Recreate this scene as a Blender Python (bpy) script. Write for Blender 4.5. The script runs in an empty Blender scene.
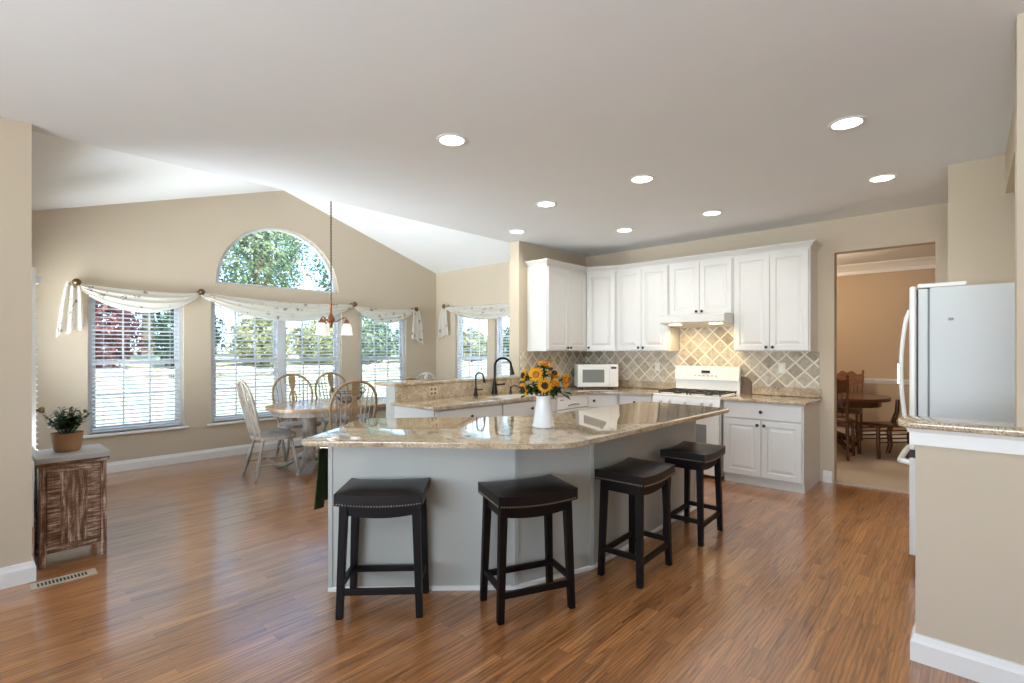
import bpy, bmesh, math, random
from mathutils import Vector, Matrix, noise
C = bpy.context.scene.collection
PI = math.pi
R = math.radians
# ------------------------------------------------------------------ camera, sky, sun, exposure
FPX, YAW, CAMZ = 500.5, R(42.46), 1.385
cam = bpy.data.cameras.new('camera'); co = bpy.data.objects.new('camera', cam); C.objects.link(co)
cam.sensor_width = 36.0; cam.lens = FPX/1024*36.0; cam.shift_y = 8.5/1024; cam.clip_start = .05
co.location = (0, 0, CAMZ); co.rotation_euler = (PI/2, 0, YAW-PI/2)
sc = bpy.context.scene; sc.camera = co
sc.view_settings.view_transform = 'Standard'; sc.view_settings.look = 'None'
sc.view_settings.exposure = 0.12; sc.view_settings.gamma = 1.0; sc.view_settings.use_curve_mapping = False
try:
    sc.cycles.max_bounces = 10; sc.cycles.diffuse_bounces = 6; sc.cycles.glossy_bounces = 5
    sc.cycles.transparent_max_bounces = 24; sc.cycles.sample_clamp_indirect = 6
except Exception: pass
w = bpy.data.worlds.new('sky'); sc.world = w; w.use_nodes = True
nt = w.node_tree; nt.nodes.clear()
wo = nt.nodes.new('ShaderNodeOutputWorld'); bg = nt.nodes.new('ShaderNodeBackground'); sky = nt.nodes.new('ShaderNodeTexSky')
sky.sky_type = 'HOSEK_WILKIE'; sky.turbidity = 3.5; sky.ground_albedo = .4; sky.sun_direction = Vector((-.1, -.62, .78)).normalized()
nt.links.new(sky.outputs[0], bg.inputs[0]); nt.links.new(bg.outputs[0], wo.inputs[0]); bg.inputs[1].default_value = 16.0

def light(kind, name, loc, power, color=(1, 1, 1), size=.1, rot=(0, 0, 0), **kw):
    l = bpy.data.lights.new(name, kind); l.energy = power; l.color = color
    if kind == 'AREA':
        l.shape = 'RECTANGLE'; l.size = size[1]; l.size_y = size[0]
    elif kind == 'SUN': l.angle = size
    else: l.shadow_soft_size = size
    for k, v in kw.items(): setattr(l, k, v)
    o = bpy.data.objects.new(name, l); C.objects.link(o); o.location = loc; o.rotation_euler = rot
    return o
SUN = 17.0; LAMP = 21.0; BACKFILL = 300.0; LEFTFILL = 115.0; HOOD = 10.0; DINING = 50.0
s = light('SUN', 'sun', (0, -10, 20), SUN, (1, .95, .86), R(.8))
s.rotation_euler = Vector((.1, .62, -.78)).to_track_quat('-Z', 'Y').to_euler()
# added fill lamp at the wall_west window, tilted up to brighten the ceiling
light('AREA', 'family_room_fill_light', (-3.55, .6, 1.45), BACKFILL, (.8, .9, 1), (4.2, 2.0), (0, -PI/2-R(46), 0), spread=R(140))
# added fill lamp for the breakfast room, behind the left wall's door and openings
light('AREA', 'left_fill_light', (.0, 5.75, 1.25), LEFTFILL, (.86, .93, 1), (2.2, 1.7), (0, -PI/2-R(30), 0), spread=R(95))
light('POINT', 'dining_room_lamp', (7.9, 2.0, 2.3), DINING, (1, .8, .58), .15)

# ------------------------------------------------------------------ materials
def new_mat(name):
    m = bpy.data.materials.new(name); m.use_nodes = True
    return m, m.node_tree, m.node_tree.nodes['Principled BSDF']
def N(nt, t, **kw):
    n = nt.nodes.new('ShaderNode'+t)
    for k, v in kw.items(): setattr(n, k, v)
    return n
def plain(name, col, rough=.5, metal=0, spec=.5, bump=0, bscale=200, emis=None, estr=0, coat=0):
    m, nt, p = new_mat(name)
    p.inputs['Base Color'].default_value = (*col, 1); p.inputs['Roughness'].default_value = rough
    p.inputs['Metallic'].default_value = metal; p.inputs['Specular IOR Level'].default_value = spec
    p.inputs['Coat Weight'].default_value = coat
    if emis:
        p.inputs['Emission Color'].default_value = (*emis, 1); p.inputs['Emission Strength'].default_value = estr
    tc = N(nt, 'TexCoord'); nz = N(nt, 'TexNoise'); nz.inputs['Scale'].default_value = 3.0; nz.inputs['Detail'].default_value = 3
    nt.links.new(tc.outputs['Object'], nz.inputs['Vector'])
    mx = N(nt, 'MixRGB', blend_type='MULTIPLY'); mx.inputs[0].default_value = .05; mx.inputs[1].default_value = (*col, 1)
    nt.links.new(nz.outputs['Color'], mx.inputs[2]); nt.links.new(mx.outputs[0], p.inputs['Base Color'])
    if bump:
        n2 = N(nt, 'TexNoise'); n2.inputs['Scale'].default_value = bscale; n2.inputs['Detail'].default_value = 2
        nt.links.new(tc.outputs['Object'], n2.inputs['Vector'])
        b = N(nt, 'Bump'); b.inputs['Strength'].default_value = bump; b.inputs['Distance'].default_value = .002
        nt.links.new(n2.outputs[0], b.inputs['Height']); nt.links.new(b.outputs[0], p.inputs['Normal'])
    return m
def ramp(nt, stops):
    r = N(nt, 'ValToRGB'); e = r.color_ramp.elements
    while len(e) > 1: e.remove(e[0])
    e[0].position = stops[0][0]; e[0].color = (*stops[0][1], 1)
    for pos, c in stops[1:]:
        x = e.new(pos); x.color = (*c, 1)
    return r

def mat_floor():
    m, nt, p = new_mat('oak_laminate'); L = nt.links.new
    tc = N(nt, 'TexCoord')
    br = N(nt, 'TexBrick'); br.offset = .37; br.inputs['Scale'].default_value = 1
    br.inputs['Brick Width'].default_value = .62; br.inputs['Row Height'].default_value = .064; br.inputs['Mortar Size'].default_value = .0007
    br.inputs['Mortar Smooth'].default_value = .3; br.inputs['Bias'].default_value = 0
    br.inputs['Color1'].default_value = (.42, .19, .066, 1); br.inputs['Color2'].default_value = (.29, .116, .036, 1); br.inputs['Mortar'].default_value = (.2, .08, .028, 1)
    L(tc.outputs['Object'], br.inputs['Vector'])
    mp = N(nt, 'Mapping'); mp.inputs['Scale'].default_value = (1.6, 24, 1); L(tc.outputs['Object'], mp.inputs['Vector'])
    rowo = N(nt, 'MixRGB', blend_type='ADD'); rowo.inputs[0].default_value = 1
    sc_ = N(nt, 'MixRGB', blend_type='MULTIPLY'); sc_.inputs[0].default_value = 1; sc_.inputs[2].default_value = (40, 9, 0, 1)
    L(br.outputs['Color'], sc_.inputs[1]); L(mp.outputs[0], rowo.inputs[1]); L(sc_.outputs[0], rowo.inputs[2])
    wv = N(nt, 'TexNoise'); wv.inputs['Scale'].default_value = 1.5; wv.inputs['Detail'].default_value = 5; wv.inputs['Distortion'].default_value = 1.3
    L(rowo.outputs[0], wv.inputs['Vector'])
    w2 = N(nt, 'TexWave', wave_type='BANDS', bands_direction='Y'); w2.inputs['Scale'].default_value = 2.2; w2.inputs['Distortion'].default_value = 9; w2.inputs['Detail'].default_value = 3; w2.inputs['Detail Scale'].default_value = 1.2
    m3 = N(nt, 'Mapping'); m3.inputs['Scale'].default_value = (.8, 7, 1); L(tc.outputs['Object'], m3.inputs['Vector'])
    r3 = N(nt, 'MixRGB', blend_type='ADD'); r3.inputs[0].default_value = 1; L(m3.outputs[0], r3.inputs[1]); L(sc_.outputs[0], r3.inputs[2]); L(r3.outputs[0], w2.inputs['Vector'])
    r1 = ramp(nt, [(.3, (.45, .39, .33)), (.5, (1, 1, 1)), (.72, (1.32, 1.28, 1.2))]); L(wv.outputs[0], r1.inputs[0])
    r2 = ramp(nt, [(0, (.72, .66, .6)), (.35, (1, 1, 1)), (1, (1.12, 1.1, 1.05))]); L(w2.outputs[0], r2.inputs[0])
    a = N(nt, 'MixRGB', blend_type='MULTIPLY'); a.inputs[0].default_value = .9; L(br.outputs['Color'], a.inputs[1]); L(r1.outputs[0], a.inputs[2])
    b = N(nt, 'MixRGB', blend_type='MULTIPLY'); b.inputs[0].default_value = .8; L(a.outputs[0], b.inputs[1]); L(r2.outputs[0], b.inputs[2])
    L(b.outputs[0], p.inputs['Base Color']); p.inputs['Roughness'].default_value = .3; p.inputs['Specular IOR Level'].default_value = .7; p.inputs['Coat Weight'].default_value = .9; p.inputs['Coat Roughness'].default_value = .17
    pass
    return m
def mat_granite(name='granite', k=1.0):
    m, nt, p = new_mat(name); L = nt.links.new
    tc = N(nt, 'TexCoord')
    n1 = N(nt, 'TexNoise'); n1.inputs['Scale'].default_value = 9; n1.inputs['Detail'].default_value = 6; n1.inputs['Roughness'].default_value = .7
    n2 = N(nt, 'TexVoronoi'); n2.inputs['Scale'].default_value = 120
    n3 = N(nt, 'TexNoise'); n3.inputs['Scale'].default_value = 160; n3.inputs['Detail'].default_value = 2
    for n in (n1, n2, n3): L(tc.outputs['Object'], n.inputs['Vector'])
    c1 = ramp(nt, [(.3, (.3*k, .22*k, .13*k)), (.5, (.5*k, .4*k, .27*k)), (.7, (.66*k, .56*k, .42*k))]); L(n1.outputs[0], c1.inputs[0])
    c2 = ramp(nt, [(0, (.5, .45, .4)), (.3, (.9, .88, .85)), (.8, (1.15, 1.12, 1.1))]); L(n2.outputs['Color'], c2.inputs[0])
    c3 = ramp(nt, [(.36, (.12, .09, .07)), (.44, (1, 1, 1)), (.66, (1, 1, 1)), (.74, (1.5, 1.5, 1.5))]); L(n3.outputs[0], c3.inputs[0])
    a = N(nt, 'MixRGB', blend_type='MULTIPLY'); a.inputs[0].default_value = .8; L(c1.outputs[0], a.inputs[1]); L(c2.outputs[0], a.inputs[2])
    b = N(nt, 'MixRGB', blend_type='MULTIPLY'); b.inputs[0].default_value = .8; L(a.outputs[0], b.inputs[1]); L(c3.outputs[0], b.inputs[2])
    L(b.outputs[0], p.inputs['Base Color']); p.inputs['Roughness'].default_value = .035; p.inputs['Specular IOR Level'].default_value = .6
    p.inputs['Coat Weight'].default_value = .2; p.inputs['Coat Roughness'].default_value = .02
    return m
def mat_tile():
    m, nt, p = new_mat('tumbled_tile'); L = nt.links.new
    tc = N(nt, 'TexCoord'); sx = N(nt, 'SeparateXYZ'); L(tc.outputs['Object'], sx.inputs[0])
    ad = N(nt, 'Math', operation='ADD'); L(sx.outputs[0], ad.inputs[0]); L(sx.outputs[1], ad.inputs[1])
    u = N(nt, 'Math', operation='ADD'); L(ad.outputs[0], u.inputs[0]); L(sx.outputs[2], u.inputs[1])
    v = N(nt, 'Math', operation='SUBTRACT'); L(ad.outputs[0], v.inputs[0]); L(sx.outputs[2], v.inputs[1])
    S = 1/(.126*math.sqrt(2))
    ms = []; fl = []
    for q in (u, v):
        a = N(nt, 'Math', operation='MULTIPLY'); L(q.outputs[0], a.inputs[0]); a.inputs[1].default_value = S
        o = N(nt, 'Math', operation='ADD'); L(a.outputs[0], o.inputs[0]); o.inputs[1].default_value = 50
        f = N(nt, 'Math', operation='FLOOR'); L(o.outputs[0], f.inputs[0]); fl.append(f)
        pp = N(nt, 'Math', operation='PINGPONG'); L(o.outputs[0], pp.inputs[0]); pp.inputs[1].default_value = .5; ms.append(pp)
    mn = N(nt, 'Math', operation='MINIMUM'); L(ms[0].outputs[0], mn.inputs[0]); L(ms[1].outputs[0], mn.inputs[1])
    cb = N(nt, 'CombineXYZ'); L(fl[0].outputs[0], cb.inputs[0]); L(fl[1].outputs[0], cb.inputs[1])
    wn = N(nt, 'TexWhiteNoise', noise_dimensions='2D'); L(cb.outputs[0], wn.inputs['Vector'])
    cr = ramp(nt, [(0, (.3, .245, .17)), (.2, (.42, .36, .27)), (.5, (.5, .43, .33)), (.8, (.58, .51, .4)), (1, (.44, .36, .24))]); L(wn.outputs['Value'], cr.inputs[0])
    nz = N(nt, 'TexNoise'); nz.inputs['Scale'].default_value = 22; nz.inputs['Detail'].default_value = 4; L(tc.outputs['Object'], nz.inputs['Vector'])
    r2 = ramp(nt, [(.3, (.75, .75, .75)), (.7, (1.15, 1.15, 1.15))]); L(nz.outputs[0], r2.inputs[0])
    a = N(nt, 'MixRGB', blend_type='MULTIPLY'); a.inputs[0].default_value = 1; L(cr.outputs[0], a.inputs[1]); L(r2.outputs[0], a.inputs[2])
    g = ramp(nt, [(.05, (0, 0, 0)), (.085, (1, 1, 1))]); L(mn.outputs[0], g.inputs[0])
    mx = N(nt, 'MixRGB'); L(g.outputs[0], mx.inputs[0]); mx.inputs[1].default_value = (.72, .66, .55, 1); L(a.outputs[0], mx.inputs[2])
    L(mx.outputs[0], p.inputs['Base Color']); p.inputs['Roughness'].default_value = .5
    bp = N(nt, 'Bump'); bp.inputs['Strength'].default_value = .5; bp.inputs['Distance'].default_value = .004; L(g.outputs[0], bp.inputs['Height']); L(bp.outputs[0], p.inputs['Normal'])
    return m
def mat_wood(name, c1, c2, sc=(2, 30, 30), rough=.35):
    m, nt, p = new_mat(name); L = nt.links.new
    tc = N(nt, 'TexCoord'); mp = N(nt, 'Mapping'); mp.inputs['Scale'].default_value = sc; L(tc.outputs['Object'], mp.inputs[0])
    n = N(nt, 'TexNoise'); n.inputs['Scale'].default_value = 1.5; n.inputs['Detail'].default_value = 4; n.inputs['Distortion'].default_value = .8; L(mp.outputs[0], n.inputs['Vector'])
    r = ramp(nt, [(.3, c1), (.7, c2)]); L(n.outputs[0], r.inputs[0]); L(r.outputs[0], p.inputs['Base Color'])
    p.inputs['Roughness'].default_value = rough
    return m
def mat_washed(name, vertical=True):
    # distressed whitewash over brown wood, mixed grain directions
    m, nt, p = new_mat(name); L = nt.links.new
    tc = N(nt, 'TexCoord'); outs = []
    for s_ in ((60, 60, 6), (7, 7, 75)):
        mp = N(nt, 'Mapping'); mp.inputs['Scale'].default_value = s_; L(tc.outputs['Object'], mp.inputs[0])
        n = N(nt, 'TexNoise'); n.inputs['Scale'].default_value = 1; n.inputs['Detail'].default_value = 5; n.inputs['Roughness'].default_value = .7; L(mp.outputs[0], n.inputs['Vector']); outs.append(n)
    k = N(nt, 'TexNoise'); k.inputs['Scale'].default_value = 9; k.inputs['Detail'].default_value = 2; L(tc.outputs['Object'], k.inputs['Vector'])
    kr = ramp(nt, [(.47, (0, 0, 0)), (.53, (1, 1, 1))]); L(k.outputs[0], kr.inputs[0])
    if vertical: kr.color_ramp.elements[0].position = .52; kr.color_ramp.elements[1].position = .6
    ms_ = N(nt, 'Math', operation='MULTIPLY_ADD'); ms_.inputs[1].default_value = .25; ms_.inputs[2].default_value = .08 if vertical else .7; L(k.outputs[0], ms_.inputs[0])
    mx = N(nt, 'MixRGB'); L(ms_.outputs[0], mx.inputs[0]); L(outs[0].outputs[0], mx.inputs[1]); L(outs[1].outputs[0], mx.inputs[2])
    r = ramp(nt, [(.34, (.05, .022, .01)), (.46, (.14, .065, .033)), (.53, (.27, .16, .1)), (.64, (.62, .52, .44))]); L(mx.outputs[0], r.inputs[0])
    L(r.outputs[0], p.inputs['Base Color']); p.inputs['Roughness'].default_value = .65
    return m
def mat_glass():
    m, nt, p = new_mat('window_glass'); nt.nodes.remove(p)
    o = nt.nodes['Material Output']; t = N(nt, 'BsdfTransparent'); t.inputs[0].default_value = (.96, .98, .98, 1); g = N(nt, 'BsdfGlossy'); g.inputs['Roughness'].default_value = .01
    lw = N(nt, 'LayerWeight'); lw.inputs[0].default_value = .5; pw = N(nt, 'Math', operation='POWER'); pw.inputs[1].default_value = 5; nt.links.new(lw.outputs['Facing'], pw.inputs[0])
    f = N(nt, 'Math', operation='MULTIPLY_ADD'); f.inputs[1].default_value = .9; f.inputs[2].default_value = .05; nt.links.new(pw.outputs[0], f.inputs[0]); mx = N(nt, 'MixShader')
    nt.links.new(f.outputs[0], mx.inputs[0]); nt.links.new(t.outputs[0], mx.inputs[1]); nt.links.new(g.outputs[0], mx.inputs[2]); nt.links.new(mx.outputs[0], o.inputs[0])
    return m
def mat_fabric():
    m, nt, p = new_mat('printed_sheer'); L = nt.links.new
    tc = N(nt, 'TexCoord')
    v = N(nt, 'TexVoronoi'); v.inputs['Scale'].default_value = 9; L(tc.outputs['Object'], v.inputs['Vector'])
    n = N(nt, 'TexNoise'); n.inputs['Scale'].default_value = 45; n.inputs['Detail'].default_value = 2; L(tc.outputs['Object'], n.inputs['Vector'])
    ad = N(nt, 'Math', operation='ADD'); L(v.outputs['Distance'], ad.inputs[0]); L(n.outputs[0], ad.inputs[1])
    r = ramp(nt, [(.62, (.4, .34, .32)), (.74, (.9, .88, .83))]); L(ad.outputs[0], r.inputs[0])
    L(r.outputs[0], p.inputs['Base Color']); p.inputs['Roughness'].default_value = .8
    o = nt.nodes['Material Output']; tl = N(nt, 'BsdfTranslucent'); L(r.outputs[0], tl.inputs[0]); mx = N(nt, 'MixShader'); mx.inputs[0].default_value = .35
    L(p.outputs[0], mx.inputs[1]); L(tl.outputs[0], mx.inputs[2]); L(mx.outputs[0], o.inputs[0])
    return m
def mat_leaf(name, cols, tl=.35):
    m, nt, p = new_mat(name); L = nt.links.new
    oi = N(nt, 'TexCoord'); n = N(nt, 'TexNoise'); n.inputs['Scale'].default_value = 2.3; n.inputs['Detail'].default_value = 6; L(oi.outputs['Object'], n.inputs['Vector'])
    r = ramp(nt, [(.3, cols[0]), (.5, cols[1]), (.68, cols[2])]); L(n.outputs[0], r.inputs[0]); L(r.outputs[0], p.inputs['Base Color']); p.inputs['Roughness'].default_value = .45
    o = nt.nodes['Material Output']; t = N(nt, 'BsdfTranslucent'); L(r.outputs[0], t.inputs[0]); mx = N(nt, 'MixShader'); mx.inputs[0].default_value = tl
    L(p.outputs[0], mx.inputs[1]); L(t.outputs[0], mx.inputs[2]); L(mx.outputs[0], o.inputs[0])
    return m
M = dict(
 wall=plain('beige_paint', (.56, .475, .36), .75, bump=.05), ceil=plain('ceiling_white', (.78, .8, .815), .85), vault=plain('vault_white', (.86, .87, .87), .85),
 trim=plain('trim_white', (.8, .79, .76), .35), floor=mat_floor(), granite=mat_granite(), tile=mat_tile(), glass=mat_glass(),
 cab=plain('cabinet_white', (.66, .65, .62), .32), island=plain('island_panel', (.45, .45, .415), .5), black=plain('black_knob', (.015, .013, .012), .35),
 leather=plain('espresso_leather', (.008, .005, .004), .36, spec=.32, bump=.25, bscale=90), espresso=plain('espresso_wood', (.007, .004, .0035), .45, spec=.2), nail=plain('nailhead', (.35, .28, .2), .3, .9),
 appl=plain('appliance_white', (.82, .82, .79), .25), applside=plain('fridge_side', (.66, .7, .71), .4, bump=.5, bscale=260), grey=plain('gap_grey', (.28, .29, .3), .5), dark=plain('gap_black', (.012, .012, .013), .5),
 mwglass=plain('microwave_window', (.22, .23, .22), .25), iron=plain('cast_iron', (.02, .02, .02), .55), bronze=plain('oil_bronze', (.018, .014, .012), .3, .7), copper=plain('copper_bronze', (.28, .1, .045), .35, .8),
 chainbrown=plain('chain_brown', (.1, .05, .03), .45, .6), brass=plain('antique_brass', (.17, .11, .05), .35, .9), chrome=plain('chrome', (.6, .6, .6), .15, 1), ceramic=plain('white_ceramic', (.8, .81, .8), .12), vinyl=plain('window_vinyl', (.74, .77, .82), .4),
 slat=plain('blind_slat', (.78, .79, .8), .5), fabric=mat_fabric(), terracotta=plain('terracotta', (.36, .19, .09), .75, bump=.2, bscale=60), soil=plain('soil', (.03, .02, .014), .9),
 washed=mat_washed('washed_wood_mixed', False), washedv=mat_washed('washed_wood_vertical'), stone=plain('grey_washed_top', (.36, .34, .32), .5), cabside=plain('dark_side', (.03, .018, .012), .6),
 honey=mat_wood('honey_oak', (.22, .135, .065), (.38, .255, .14)), honeytop=mat_wood('honey_oak_top', (.36, .21, .1), (.56, .36, .2), (3, 40, 40), .18), whitewash=mat_wood('whitewashed_wood', (.25, .205, .16), (.47, .42, .36), (12, 12, 4), .5),
 darkoak=mat_wood('dark_oak', (.06, .022, .01), (.14, .052, .02), (4, 30, 30), .25), medoak=mat_wood('medium_oak', (.14, .05, .02), (.28, .115, .045), (6, 30, 30), .35), seatpad=plain('seat_pad', (.2, .16, .1), .9),
 petal=mat_leaf('sunflower_petal', ((.7, .3, .008), (.85, .45, .015), (.92, .6, .03)), .2), seed=plain('sunflower_seed', (.03, .013, .006), .8, bump=.6), amber=plain('amber_disc', (.45, .15, .01), .8), leafdark=mat_leaf('dark_leaf', ((.012, .03, .008), (.025, .06, .012), (.05, .1, .02)), .2),
 herb=mat_leaf('herb_leaf', ((.012, .04, .012), (.03, .075, .022), (.07, .14, .05)), .2), towel=plain('green_towel', (.06, .085, .03), .95, bump=.5, bscale=120),
 carpet=plain('beige_carpet', (.5, .43, .34), .95, bump=.6, bscale=300), dwall=plain('dining_wall', (.55, .42, .29), .75), vent=plain('vent_metal', (.5, .45, .37), .45, .2), outletbeige=plain('beige_outlet', (.6, .47, .3), .4), plate=plain('outlet_plate', (.78, .75, .68), .4),
 lamp=plain('lamp_lens', (1, 1, 1), .4, emis=(1, .96, .9), estr=9), shade=plain('frosted_shade', (.85, .83, .8), .35, emis=(1, .93, .82), estr=.35), hoodlamp=plain('hood_lens', (1, .95, .8), .4, emis=(1, .78, .42), estr=14),
 lawn=plain('lawn', (.36, .38, .24), .95, bump=.5, bscale=40), rock=plain('edging_stone', (.34, .32, .3), .85, bump=.5, bscale=20), trunk=plain('bark', (.14, .1, .075), .9, bump=.5, bscale=40),
 leafg=mat_leaf('tree_leaf', ((.04, .09, .03), (.12, .19, .09), (.28, .36, .21))), leafy=mat_leaf('shrub_leaf', ((.12, .15, .05), (.27, .29, .13), (.46, .46, .28))), leafr=mat_leaf('maple_leaf', ((.05, .012, .016), (.14, .03, .035), (.26, .1, .09))), leafd=mat_leaf('conifer_leaf', ((.012, .04, .02), (.03, .075, .04), (.08, .15, .08))),
)

# ------------------------------------------------------------------ mesh helpers
def xf(vs, m):
    if m is not None:
        for v in vs: v.co = m @ v.co
def box(bm, c, s, bev=0, rot=None, seg=2):
    r = bmesh.ops.create_cube(bm, size=1.0); vs = r['verts']
    for v in vs: v.co = Vector((v.co.x*s[0], v.co.y*s[1], v.co.z*s[2]))
    if bev:
        es = list({e for v in vs for e in v.link_edges})
        rr = bmesh.ops.bevel(bm, geom=es, offset=min(bev, min(s)*.49), segments=seg, affect='EDGES', profile=.5)
        vs = list({v for v in rr['verts']} | {v for v in vs if v.is_valid})
    m = Matrix.Translation(Vector(c))
    if rot is not None: m = m @ rot
    xf(vs, m); return vs
def bx(bm, x0, x1, y0, y1, z0, z1, bev=0):
    return box(bm, ((x0+x1)/2, (y0+y1)/2, (z0+z1)/2), (abs(x1-x0), abs(y1-y0), abs(z1-z0)), bev)
def axis_m(p0, p1):
    p0 = Vector(p0); d = Vector(p1)-p0
    return Matrix.Translation(p0) @ d.to_track_quat('Z', 'Y').to_matrix().to_4x4(), d.length
def lathe(bm, prof, m=None, seg=24):
    """prof: list of (r, z); closed with caps where r > 0"""
    rings = []
    for r, z in prof:
        rings.append([bm.verts.new((r*math.cos(2*PI*i/seg), r*math.sin(2*PI*i/seg), z)) for i in range(seg)])
    for a, b in zip(rings, rings[1:]):
        for i in range(seg):
            bm.faces.new((a[i], a[(i+1) % seg], b[(i+1) % seg], b[i]))
    if prof[0][0] > 1e-5: bm.faces.new(list(reversed(rings[0])))
    if prof[-1][0] > 1e-5: bm.faces.new(rings[-1])
    vs = [v for r in rings for v in r]; xf(vs, m); return vs
def rod(bm, p0, p1, r0, r1=None, seg=10, prof=None):
    m, L = axis_m(p0, p1); r1 = r0 if r1 is None else r1
    if prof: return lathe(bm, [(r, t*L) for t, r in prof], m, seg)
    return lathe(bm, [(r0, 0), (r1, L)], m, seg)
def tube(bm, pts, r, seg=8, flat=1.0):
    pts = [Vector(p) for p in pts]; n = len(pts); rings = []; up = None
    for i, p in enumerate(pts):
        t = (pts[min(i+1, n-1)]-pts[max(i-1, 0)]).normalized()
        if up is None:
            up = Vector((0, 0, 1)) if abs(t.z) < .9 else Vector((1, 0, 0))
        a = t.cross(up)
        if a.length < 1e-4: a = t.cross(Vector((1, .2, 0)))
        a.normalize(); b = a.cross(t); up = b
        rr = r[i] if isinstance(r, (list, tuple)) else r
        rings.append([bm.verts.new(p+a*(rr*math.cos(2*PI*k/seg))+b*(rr*flat*math.sin(2*PI*k/seg))) for k in range(seg)])
    for a, b in zip(rings, rings[1:]):
        for i in range(seg): bm.faces.new((a[i], a[(i+1) % seg], b[(i+1) % seg], b[i]))
    bm.faces.new(list(reversed(rings[0]))); bm.faces.new(rings[-1])
    return [v for q in rings for v in q]
def prism(bm, poly, z0, z1, bev=0, seg=3):
    a = [bm.verts.new((x, y, z0)) for x, y in poly]; b = [bm.verts.new((x, y, z1)) for x, y in poly]; n = len(poly)
    f0 = bm.faces.new(list(reversed(a))); f1 = bm.faces.new(b)
    for i in range(n): bm.faces.new((a[i], a[(i+1) % n], b[(i+1) % n], b[i]))
    if bev:
        es = list(f0.edges)+list(f1.edges)
        bmesh.ops.bevel(bm, geom=es, offset=bev, segments=seg, affect='EDGES', profile=.5)
def sweep(bm, path, prof, closed=False):
    """prof (offset outward (right of path), z) swept along plan path with mitres"""
    n = len(path); rings = []
    for i in range(n):
        p = Vector(path[i]); d0 = (p-Vector(path[i-1])).normalized() if i > 0 else None; d1 = (Vector(path[i+1])-p).normalized() if i < n-1 else None
        if d0 is None: d0 = d1
        if d1 is None: d1 = d0
        n0 = Vector((d0.y, -d0.x)); n1 = Vector((d1.y, -d1.x)); m = (n0+n1).normalized(); k = 1/max(.3, m.dot(n0))
        rings.append([bm.verts.new((p.x+m.x*o*k, p.y+m.y*o*k, z)) for o, z in prof])
    q = len(prof)
    for a, b in zip(rings, rings[1:]):
        for i in range(q): bm.faces.new((a[i], b[i], b[(i+1) % q], a[(i+1) % q]))
    bm.faces.new(rings[0]); bm.faces.new(list(reversed(rings[-1])))
def ngon_plate(outer, holes, t, m=None):
    """flat plate with holes in the XY plane, thickness t (0..t in z), returned as bmesh"""
    cu = bpy.data.curves.new('tmp', 'CURVE'); cu.dimensions = '2D'; cu.fill_mode = 'BOTH'; cu.extrude = t/2
    for pts in [outer]+list(holes):
        sp = cu.splines.new('POLY'); sp.points.add(len(pts)-1); sp.use_cyclic_u = True
        for p_, (x, y) in zip(sp.points, pts): p_.co = (x, y, 0, 1)
    o = bpy.data.objects.new('tmp', cu); me = bpy.data.meshes.new_from_object(o)
    bm = bmesh.new(); bm.from_mesh(me); bmesh.ops.remove_doubles(bm, verts=bm.verts, dist=1e-5)
    for v in bm.verts: v.co.z += t/2
    for f_ in bm.faces: f_.smooth = False
    xf(bm.verts, m)
    bpy.data.objects.remove(o); bpy.data.curves.remove(cu); bpy.data.meshes.remove(me)
    return bm
def obj(name, bm, mat, parent=None, smooth=None, loc=None):
    bmesh.ops.recalc_face_normals(bm, faces=bm.faces)
    me = bpy.data.meshes.new(name); bm.to_mesh(me); bm.free()
    o = bpy.data.objects.new(name, me); C.objects.link(o)
    if isinstance(mat, str): mat = M[mat]
    me.materials.append(mat)
    if smooth is not None:
        ang = R(smooth)
        me.polygons.foreach_set('use_smooth', [True]*len(me.polygons))
        try: me.set_sharp_from_angle(angle=ang)
        except Exception: pass
    if parent is not None: o.parent = parent
    if loc is not None: o.location = loc
    return o
def mk(fn, *a, **k):
    bm = bmesh.new(); fn(bm, *a, **k); return bm
def tag(o, label, cat, group=None, kind=None):
    o['label'] = label; o['category'] = cat
    if group: o['group'] = group
    if kind: o['kind'] = kind
    return o
def thing(name, label, cat, loc=(0, 0, 0), rz=0, group=None):
    o = bpy.data.objects.new(name, None); C.objects.link(o); o.empty_display_size = .1
    o.location = loc; o.rotation_euler = (0, 0, rz); return tag(o, label, cat, group)
def struct(name, bm, mat, parent=None, smooth=None):
    o = obj(name, bm, mat, parent, smooth)
    if parent is None: o['kind'] = 'structure'
    return o
KIDS = {}
def dup(root, loc, rz, label):
    r = root.copy(); C.objects.link(r); r.location = loc; r.rotation_euler = (0, 0, rz); r['label'] = label
    for ch in list(root.children):
        c = ch.copy(); C.objects.link(c); c.parent = r
        for g in list(ch.children):
            d = g.copy(); C.objects.link(d); d.parent = c
    return r
MXZ = Matrix(((1, 0, 0, 0), (0, 0, 1, 0), (0, 1, 0, 0), (0, 0, 0, 1)))   # plate (x, y, t) -> (x, t, y): stands up facing y
def rect(x0, x1, y0, y1): return [(x0, y0), (x1, y0), (x1, y1), (x0, y1)]

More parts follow.
